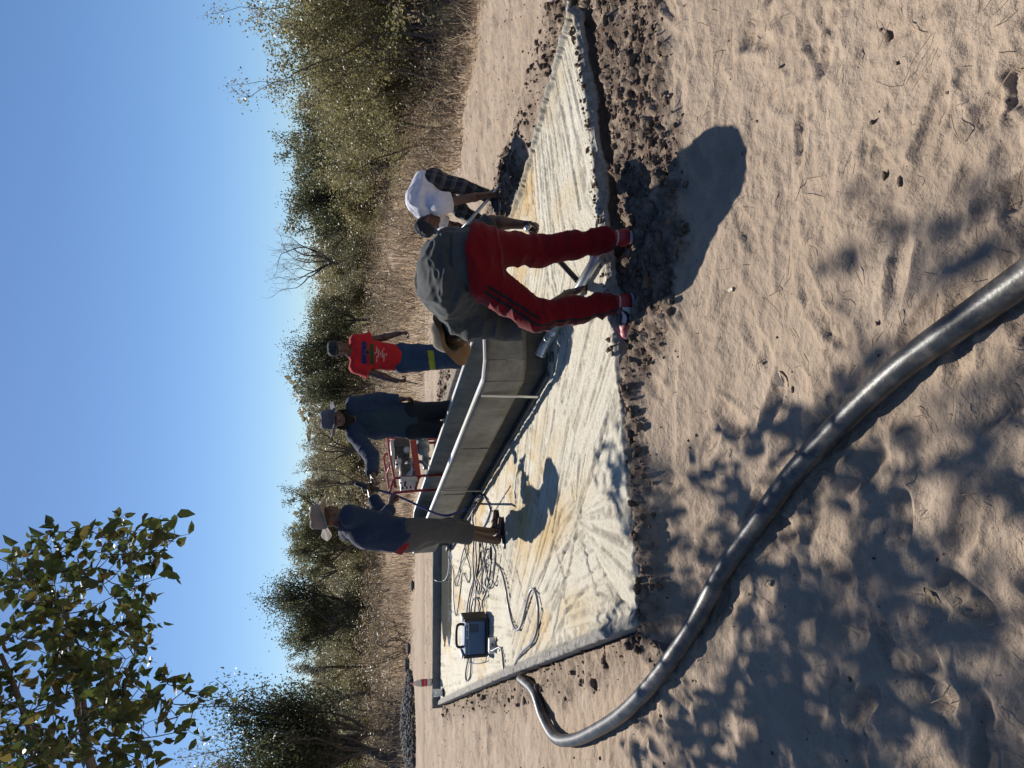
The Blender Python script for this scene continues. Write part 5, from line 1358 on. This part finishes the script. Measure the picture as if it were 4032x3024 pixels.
garment('jacket', sh, .0085, p2, NAVY, scale=(8, 8, 5), amp=.011, seed=20, clips=[(at(948, 1622, y0), nrm(V(-.85, 0, -1)))])
garment('undershirt', [cap(Pm + V(0, 0, .08), at(893, 1606, y0), .165, .155, f2, 1.2, flat=True, sm=.03)], .009, p2, (.22, .015, .02), scale=(14, 14, 3), amp=.006, seed=22)
GREY = (.075, .072, .070)
tr = [cap(Pm + V(0, 0, .06), Pm - V(0, 0, .05), .148, .15, f2, 1.15, sm=.05)]
for s in 'LR':
    k, an = J['kn' + s], J['an' + s]; tr += [cap(J['hip' + s], k, .112, .098, sm=.05), cap(k, lerp(k, an, .44), .098, .092, flat=True, sm=.03)]
garment('trousers', tr, .0085, p2, GREY, scale=(7, 7, 4), amp=.009, seed=25)
for hh_, tt_, aa in ((hr, tr_, J['anR']), (hl, tl_, J['anL'])):
    d = nrm(tt_ - hh_); sd2 = np.cross(d, V(0, 0, 1))
    so_ = garment('sandal', [cap(hh_ + d * .03 + V(0, 0, .008), tt_ - d * .03 + V(0, 0, .008), .046, .050, V(0, 0, 1), 3.2, sm=.01)], .006, p2, (.02, .018, .017), amp=0, m=M_shoe)
    for u in (.10, .18):
        a = hh_ + d * u; MB().tube(spline([a + sd2 * .05 + V(0, 0, .01), a + sd2 * .042 + V(0, 0, .055), a + V(0, 0, .082 - .12 * (u - .08)), a - sd2 * .042 + V(0, 0, .055), a - sd2 * .05 + V(0, 0, .01)], 4), .007, 6).build('sandal_strap', M_black, so_, smooth=True)
bucket(p2, J['H'] + V(.0, 0, .045), nrm(V(-.02, -.05, 1)), hf, .103, .125, .095, (.23, .19, .155), droop=.10, wave=.028, ph=1.3, crush=.008)
HAND2 = J['wrL'] + nrm(V(.6, .5, .25)) * .10

# ------------------------------------------------------------------ 3: the man in the dark blue jacket behind the trough
y0 = 8.38; f3 = V(0, -1, 0)
J = dict(P=at(1368, 1632, y0), C=at(1370, 1480, y0 - .01), N=at(1376, 1380, y0), H=at(1372, 1328, y0 - .02),
         shR=at(1312, 1396, y0 - .02), shL=at(1434, 1396, y0), elR=at(1228, 1462, y0 - .28), wrR=at(1152, 1468, y0 - .52), elL=at(1448, 1492, y0), wrL=at(1452, 1580, y0 - .04),
         hipR=at(1336, 1640, y0), hipL=at(1402, 1640, y0))
for s, X in (('R', 1330), ('L', 1420)):
    a = at(X, 1960, y0); a[2] = .09; J['an' + s] = a; J['to' + s] = V(a[0], a[1] - .19, 0); J['kn' + s] = lerp(J['hip' + s], a, .5) + V(0, -.03, 0)
p3 = thing('person', V(J['P'][0], y0, 0), 'bearded man in a blue bucket hat and open dark blue jacket behind the trough', 'person')
hf, hu = nrm(V(-.12, -1, -.12)), V(0, 0, 1)
B, A = body_prims(J, f3, hf, hu)
B += hand(J['wrR'], V(-.75, -.6, .05), V(.1, -.3, -.9), 1, 55) + hand(J['wrL'], V(.05, -.12, -1), V(-.8, -.2, 0), -1, 30)
v, f = sdf_mesh(B, .0078); mk('body', v, f, M_skin, p3, True, skin_col(J['H'], A, (.085, .043, .03), .75)(v, None))
garment('hair', [cap(J['H'] + V(-.07, .02, -.03), J['H'] + V(-.085, .0, -.12), .035, .03, sm=.03), cap(J['H'] + V(.07, .02, -.03), J['H'] + V(.085, .0, -.12), .035, .03, sm=.03),
                 cap(J['H'] + V(0, -.05, -.12), J['H'] + V(0, -.05, -.155), .045, .03, sm=.03), cap(J['H'] + V(-.05, -.04, -.09), J['H'] + V(.05, -.04, -.09), .028, .028, sm=.03)], .007, p3, (.012, .010, .009), scale=(40, 40, 25), amp=.004, seed=31)
garment('t_shirt', [cap(J['P'] - V(0, 0, .02), J['C'], .158, .160, f3, 1.35, flata=True, sm=.05), cap(J['C'], J['N'] - V(0, 0, .05), .16, .09, f3, 1.4, sm=.05)], .009, p3, (.022, .042, .058), scale=(9, 9, 4), amp=.006, seed=33)
def jacket_col(v, n): return np.tile((.020, .036, .070), (len(v), 1))
sh = []
for s, sg in (('R', -1), ('L', 1)):
    b0 = J['P'] + V(sg * .105, .015, -.0); b1 = J['C'] + V(sg * .095, .02, 0)
    sh += [cap(b0, b1, .10, .105, V(1, 0, 0), 1.15, flata=True, sm=.03), cap(b1, J['sh' + s] + V(-sg * .05, 0, -.01), .105, .07, sm=.04)]
    sh += [cap(J['sh' + s], J['el' + s], .082, .075, sm=.04), cap(J['el' + s], lerp(J['el' + s], J['wr' + s], .9), .075, .060, flat=True, sm=.03)]
sh += [cap(J['P'] + V(-.09, .075, 0), J['P'] + V(.09, .075, 0), .09, .09, sm=.05), cap(J['C'] + V(-.1, .07, 0), J['C'] + V(.1, .07, 0), .10, .10, sm=.05), cap(J['shL'] + V(0, .03, 0), J['shR'] + V(0, .03, 0), .075, .075, sm=.05)]
garment('jacket', sh, .0085, p3, jacket_col, scale=(8, 8, 6), amp=.010, seed=35)
tr = [cap(J['hipL'] + V(0, 0, .06), J['hipR'] + V(0, 0, .06), .115, .115, sm=.05)]
for s in 'LR': tr += [cap(J['hip' + s], J['kn' + s], .105, .090, sm=.04), cap(J['kn' + s], J['an' + s], .090, .082, flat=True, sm=.03)]
garment('trousers', tr, .0095, p3, (.014, .017, .022), scale=(7, 7, 5), amp=.010, seed=38)
for s in 'LR':
    a = J['an' + s]; shoe(p3, V(a[0], a[1] + .07, 0), V(a[0], a[1] - .2, 0), a + V(0, 0, .0), (.03, .025, .022), (.02, .02, .02), .009)
bucket(p3, J['H'] + V(0, 0, .045), V(0, -.02, 1), hf, .108, .125, .085, (.085, .088, .115), droop=.0, wave=.022, ph=.2)

# ------------------------------------------------------------------ 4: the man in the red t-shirt
y0 = 9.30; f4 = nrm(V(-.18, -1, 0))
J = dict(P=at(1613, 1585, y0), C=at(1626, 1462, y0), N=at(1636, 1382, y0), H=at(1652, 1331, y0 - .03),
         shR=at(1580, 1402, y0 - .01), shL=at(1684, 1404, y0 + .01), elR=at(1548, 1487, y0 - .05), wrR=at(1524, 1560, y0 - .12), elL=at(1690, 1492, y0 + .05), wrL=at(1710, 1568, y0),
         hipR=at(1589, 1600, y0), hipL=at(1639, 1600, y0))
for s, X in (('R', 1600), ('L', 1644)):
    a = at(X, 1880, y0); a[2] = .09; J['an' + s] = a; J['to' + s] = V(a[0] - .03, a[1] - .19, 0); J['kn' + s] = lerp(J['hip' + s], a, .5) + V(0, -.03, 0)
p4 = thing('person', V(J['P'][0], y0, 0), 'man in a red printed t-shirt and jeans holding a spanner behind the trough', 'person')
hf, hu = nrm(V(-.38, -1, -.18)), V(0, 0, 1)
B, A = body_prims(J, f4, hf, hu)
B += hand(J['wrR'], V(-.02, -.12, -1), V(.9, -.3, 0), 1, 65) + hand(J['wrL'], V(.15, -.1, -1), V(-.9, -.2, 0), -1, 40)
v, f = sdf_mesh(B, .0078); mk('body', v, f, M_skin, p4, True, skin_col(J['H'], A, (.075, .038, .026))(v, None))
def printcol(v, n):
    c = np.tile((.42, .018, .022), (len(v), 1)); X, Y = proj(v); fr_ = n[:, 1] < -.25
    def box(x0, x1, y0_, y1, k): c[fr_ & (X > x0) & (X < x1) & (Y > y0_) & (Y < y1)] = k
    box(1591, 1679, 1423, 1444, (.02, .03, .10)); box(1588, 1672, 1456, 1472, (.035, .06, .02))
    m = fr_ & (np.hypot(X - 1637, Y - 1446) < 13); c[m] = (.16, .05, .03); m &= np.hypot(X - 1637, Y - 1446) < 7; c[m] = (.03, .02, .05)
    for (zx, a, b) in [(835, 318, 350), (862, 240, 460), (888, 280, 400), (914, 325, 360), (940, 290, 400), (966, 265, 455), (995, 330, 372)]:
        m = fr_ & (X > 1724 - b * .27125) & (X < 1724 - a * .27125) & (np.abs(Y - (1250 + zx * .27125)) < 2.3) & (vnoise(np.stack([X * .11, 0 * X + zx], 1), 3) > -.55); c[m] = (.34, .27, .26)
    return c
rx = nrm(J['shL'] - J['shR'])
sh = [cap(J['P'] - V(0, 0, -.03), J['C'], .158, .165, f4, 1.4, flata=True, sm=.05), cap(J['C'], J['N'] - V(0, 0, .045), .165, .085, f4, 1.4, sm=.05), cap(J['shL'], J['shR'], .068, .068, sm=.05)]
for s in 'LR': sh += [cap(J['sh' + s], lerp(J['sh' + s], J['el' + s], .62), .075, .084, flat=True, sm=.04)]
garment('t_shirt', sh, .0065, p4, printcol, scale=(9, 9, 5), amp=.006, seed=41)
def jeancol(v, n):
    X, Y = proj(v); c = np.tile((.022, .048, .105), (len(v), 1)); c[(Y > 1689 + (X - 1600) * -.12) & (Y < 1712 + (X - 1600) * -.12) & (X < 1645)] = (.24, .30, .03); return c
tr = [cap(J['hipL'] + V(0, 0, .06), J['hipR'] + V(0, 0, .06), .105, .105, sm=.05)]
for s in 'LR': tr += [cap(J['hip' + s], J['kn' + s], .098, .082, sm=.035), cap(J['kn' + s], J['an' + s], .082, .078, flat=True, sm=.03)]
garment('jeans', tr, .0085, p4, jeancol, scale=(7, 7, 5), amp=.007, seed=44)
for s in 'LR':
    a = J['an' + s]; shoe(p4, V(a[0] + .01, a[1] + .07, 0), V(a[0] - .03, a[1] - .2, 0), a, (.03, .025, .022), (.02, .02, .02), .009)
cap_hat(p4, J['H'] + V(0, 0, .03), nrm(V(-.05, -.1, 1)), hf, .092, .095, (.022, .028, .034))
spn = J['wrR'] + V(-.005, -.03, -.11)
sp_ = thing('spanner', spn, 'open ended spanner hanging from the red shirted man\'s hand', 'spanner')
e_ = at(1512, 1646, spn[1]); d = nrm(e_ - spn)
MB().box((spn + e_) / 2, (.016, .007, np.linalg.norm(e_ - spn)), (np.cross(d, V(0, 1, 0)), (0, 1, 0), d), .002).build('handle', M_iron, sp_)
x_ = np.cross(d, V(0, 1, 0)); ja = [e_ + (x_ * math.sin(t) * .020 + d * (.012 - math.cos(t) * .018)) for t in np.linspace(-2.4, 2.4, 11)]
MB().tube(np.array(ja), .0065, 6).build('jaw', M_rim, sp_, smooth=True)

# ------------------------------------------------------------------ 5: the man in the white shirt digging
y0 = 7.6
J = dict(P=at(2312, 1692, y0), C=at(2240, 1655, y0 - .03), N=at(2174, 1678, y0 - .05), H=at(2140, 1682, y0 - .10),
         shL=at(2222, 1732, y0 - .20), shR=at(2158, 1716, y0 + .13), elL=at(2243, 1842, y0 - .22), wrL=at(2256, 1918, y0 - .20), elR=at(2132, 1790, y0 + .12), wrR=at(2128, 1822, y0 + .02),
         hipL=at(2312, 1716, y0 - .08), hipR=at(2288, 1714, y0 + .10), knL=at(2288, 1818, y0 - .14), knR=at(2196, 1815, y0 + .10))
gl, gr2 = gp(2256, 1992, 0), gp(2128, 1978, 0)
gl = V(gl[0], gl[1], gz_at(gl)); gr2 = V(gr2[0], gr2[1], gz_at(gr2))
J['anL'] = gl + V(-.02, .02, .10); J['toL'] = gl + V(-.2, -.05, 0); J['anR'] = gr2 + V(-.0, .02, .10); J['toR'] = gr2 + V(-.19, 0, 0)
p5 = thing('person', (gl + gr2) / 2, 'man in a white t-shirt and checked trousers stooping to dig beside the slab', 'person')
tz = nrm(J['N'] - J['P']); fw5 = nrm(np.cross(tz, nrm(J['shR'] - J['shL'])))
hf, hu = nrm(V(-.5, -.25, -.85)), nrm(V(-.75, -.2, .55))
B, A = body_prims(J, fw5, hf, hu)
B += hand(J['wrL'], V(.1, .05, -1), V(-.4, .8, 0), 1, 62) + hand(J['wrR'], V(-.05, -.3, -1), V(.8, -.4, 0), -1, 62)
v, f = sdf_mesh(B, .0078); mk('body', v, f, M_skin, p5, True, skin_col(J['H'], A, (.11, .055, .038))(v, None))
sh = [cap(J['P'] + V(.02, 0, .02), J['C'], .155, .17, fw5, 1.3, sm=.05, flata=True), cap(J['C'], lerp(J['C'], J['N'], .9), .168, .085, fw5, 1.3, sm=.05), cap(J['shL'], J['shR'], .075, .07, sm=.06),
      cap(J['C'] + V(.02, -.04, -.06), lerp(J['shL'], J['elL'], .1), .12, .09, sm=.06)]
sh += [cap(J['shL'], lerp(J['shL'], J['elL'], .42), .085, .085, flat=True, sm=.05), cap(J['shR'], lerp(J['shR'], J['elR'], .6), .075, .075, flat=True, sm=.04)]
garment('t_shirt', sh, .0075, p5, (.62, .61, .66), scale=(7, 8, 9), amp=.011, seed=51)
def plaid(v, n):
    z = v[:, 2] + .35 * v[:, 0]; x = v[:, 0] - .3 * v[:, 2]; c = np.tile((.022, .026, .034), (len(v), 1))
    a = (np.mod(z, .11) < .035); b = (np.mod(x + v[:, 1], .075) < .022)
    c[a] = (.06, .065, .075); c[b] = (.05, .055, .065); c[a & b] = (.10, .10, .11); c[np.mod(z, .11) > .104] = (.16, .15, .14); return c
tr = [cap(J['hipL'] + V(.0, 0, .03), J['hipR'] + V(.0, 0, .03), .115, .115, sm=.05)]
for s in 'LR': tr += [cap(J['hip' + s], J['kn' + s], .098, .070, sm=.04), cap(J['kn' + s], lerp(J['kn' + s], J['an' + s], .95), .070, .058, flat=True, sm=.03)]
garment('trousers', tr, .0075, p5, plaid, scale=(9, 9, 7), amp=.008, seed=54)
for g, t in ((gl, J['toL']), (gr2, J['toR'])):
    d = nrm(V(t[0] - g[0], t[1] - g[1], 0)); shoe(p5, g - d * .06, g + d * .21, g + V(-.02, .01, .10), (.02, .02, .022), (.16, .15, .14), .008)
cap_hat(p5, J['H'] + nrm(hu) * .028, hu, hf, .092, .095, (.022, .026, .032), viscol=(.12, .12, .12))
s0, s1_ = at(2118, 1815, y0 + .0), at(2296, 1972, y0 - .22)
sv_ = thing('shovel', s1_, 'shovel with a grey shaft held by the stooping man, blade full of soil', 'shovel')
MB().tube([s0, s1_], .0165, 10).build('shaft', M_pipe, sv_, smooth=True)
d = nrm(s1_ - s0); sx_ = nrm(np.cross(d, V(0, 0, 1))); up_ = np.cross(sx_, d); bl = []
for i, t in enumerate(np.linspace(0, .27, 8)):
    w = .10 * (1 - max(0, (t - .17) / .11) ** 2 * .85)
    for u in np.linspace(-1, 1, 7): bl.append(s1_ + d * t + sx_ * u * w + up_ * (.03 * u * u - .02))
MB().add(bl, [(i * 7 + j, i * 7 + j + 1, (i + 1) * 7 + j + 1, (i + 1) * 7 + j) for i in range(7) for j in range(6)]).build('blade', M_iron, sv_, smooth=True)
rp = np.random.default_rng(3); pts = s1_ + d * .12 + rp.normal(0, 1, (60, 3)) * V(.07, .05, .03) + up_ * .03
vv, ff = scatter_lumps(pts, rp.uniform(.02, .05, 60), 5, 1); tag(mk('soil_load', vv, ff, M_clod, sv_, False), kind='stuff')

# ------------------------------------------------------------------ 6: the leg at the right edge of the picture
e0 = gp(3046, 2288, .0); p6 = thing('person', e0, 'person in pale trousers and dusty boots, only a lower leg visible at right edge', 'person')
kn = e0 + V(.10, .03, .47); hp_ = e0 + V(.17, .02, .90); N6 = hp_ + V(.02, .05, .52)
J = dict(P=hp_ + V(.08, .1, 0), C=hp_ + V(.08, .1, .30), N=N6 + V(.06, .05, 0), H=N6 + V(.06, .05, .16), shL=N6 + V(-.05, -.1, -.05), shR=N6 + V(.15, .2, -.05), elL=N6 + V(-.05, -.2, -.33), wrL=N6 + V(-.02, -.2, -.58), elR=N6 + V(.2, .3, -.33), wrR=N6 + V(.15, .32, -.58),
         hipL=hp_, hipR=hp_ + V(.14, .16, 0), knL=kn, knR=kn + V(.2, .25, 0), anL=e0 + V(.01, .02, .10), anR=e0 + V(.25, .3, .10), toL=e0 + V(-.1, .17, 0), toR=e0 + V(.2, .5, 0))
f6 = nrm(V(-.6, .8, 0)); B, A = body_prims(J, f6, f6, V(0, 0, 1))
B += hand(J['wrL'], V(0, .1, -1), V(.8, .2, 0), -1, 35) + hand(J['wrR'], V(0, .1, -1), V(-.8, 0, 0), 1, 35)
v, f = sdf_mesh(B, .009); mk('body', v, f, M_skin, p6, True, skin_col(J['H'], A, TONE)(v, None))
tr = [cap(J['hipL'] + V(0, 0, .06), J['hipR'] + V(0, 0, .06), .12, .12, sm=.05)]
for s in 'LR': tr += [cap(J['hip' + s], J['kn' + s], .105, .085, sm=.04), cap(J['kn' + s], lerp(J['kn' + s], J['an' + s], .8), .085, .075, flat=True, sm=.03)]
garment('trousers', tr, .01, p6, (.46, .43, .43), amp=.008, seed=61)
garment('shirt', [cap(J['P'], J['C'], .15, .16, f6, 1.35, sm=.05, flata=True), cap(J['C'], J['N'], .16, .07, f6, 1.35, sm=.05), cap(J['shL'], J['elL'], .075, .06, flat=True), cap(J['shR'], J['elR'], .075, .06, flat=True)], .012, p6, (.10, .10, .11), amp=.006, seed=63)
for s in 'LR':
    g = J['an' + s] * V(1, 1, 0); d = nrm((J['to' + s] - J['an' + s]) * V(1, 1, 0)); shoe(p6, g - d * .07, g + d * .2, J['an' + s] + V(0, 0, .04), (.045, .036, .030), (.03, .025, .02), .009, .12)

# ------------------------------------------------------------------ torch, its cable and earth clamp
tA, tB = at(1121, 1398, 7.62), at(1094, 1492, 7.62)
to = thing('welding_torch', tB, 'black welding torch passed between the two men above the trough', 'torch'); d = nrm(tB - tA)
MB().tube([tA, lerp(tA, tB, .35), lerp(tA, tB, .4), tB], [.022, .024, .030, .026], 12).build('grip', M_black, to, smooth=True)
MB().tube(spline([lerp(tA, tB, .28) + V(-.01, 0, 0), lerp(tA, tB, .36) + V(-.055, -.01, -.0), lerp(tA, tB, .52) + V(-.06, -.01, 0), lerp(tA, tB, .66) + V(-.015, 0, 0)], 5), .008, 8).build('trigger_guard', M_black, to, smooth=True)
MB().box(lerp(tA, tB, .62) + V(-.03, 0, 0), (.05, .04, .05), None, .01).build('clamp_jaw', M_black, to)
c7 = lambda zx, zy: (1124 - zy * .452, 1150 + zx * .452)
cp = [at(*c7(740, 62), 7.62), at(*c7(900, 110), 7.55), at(*c7(1100, 200), 7.40), at(*c7(1250, 270), 7.25), at(*c7(1350, 287), 7.15), at(*c7(1420, 268), 7.12), at(*c7(1500, 240), 7.15), at(*c7(1580, 225), 7.25)]
gl_ = [gp(*c7(a, b), ZS + .012) for a, b in [(1600, 180), (1655, 105), (1700, 160), (1728, 235), (1700, 330), (1660, 420), (1640, 560)]]
t = MB().tube(spline(cp + gl_, 9), .0115, 8); solo('torch_cable', t.arr(), t.f, M_bluec, 'dark blue cable hanging from the torch down to a loop beside the trough', 'cable', smooth=True)
lp = [gp(*c7(a, b), ZS + .025) for a, b in [(1590, 420), (1572, 300), (1600, 185), (1650, 110)]]
t = MB().tube(spline(lp, 9), .0095, 8); solo('earth_cable', t.arr(), t.f, M_bluec, 'dark blue cable running from the earth clamp behind the bare leg', 'cable', smooth=True)
t = MB().tube(spline([gp(*c7(a, b), ZS + .008) for a, b in [(1728, 235), (1760, 255), (1800, 190), (1850, 110), (1900, 30)]], 9), .004, 6); solo('thin_wire', t.arr(), t.f, M_cable, 'thin wire crossing the slab from the cable loop', 'wire', smooth=True)
ck = gp(*c7(1625, 140), ZS + .03)
cl = thing('earth_clamp', ck, 'small bright metal earth clamp lying at the foot of the trough strap', 'clamp')
MB().box(ck + V(0, 0, .02), (.03, .09, .022), (nrm(V(.8, .5, 0)), nrm(V(-.5, .8, .3)), V(0, 0, 1)), .005).build('jaw', M_rim, cl)
MB().tube([ck + V(.02, .05, .03), ck + V(.05, .09, .05)], .011, 8).build('handle', M_black, cl, smooth=True)
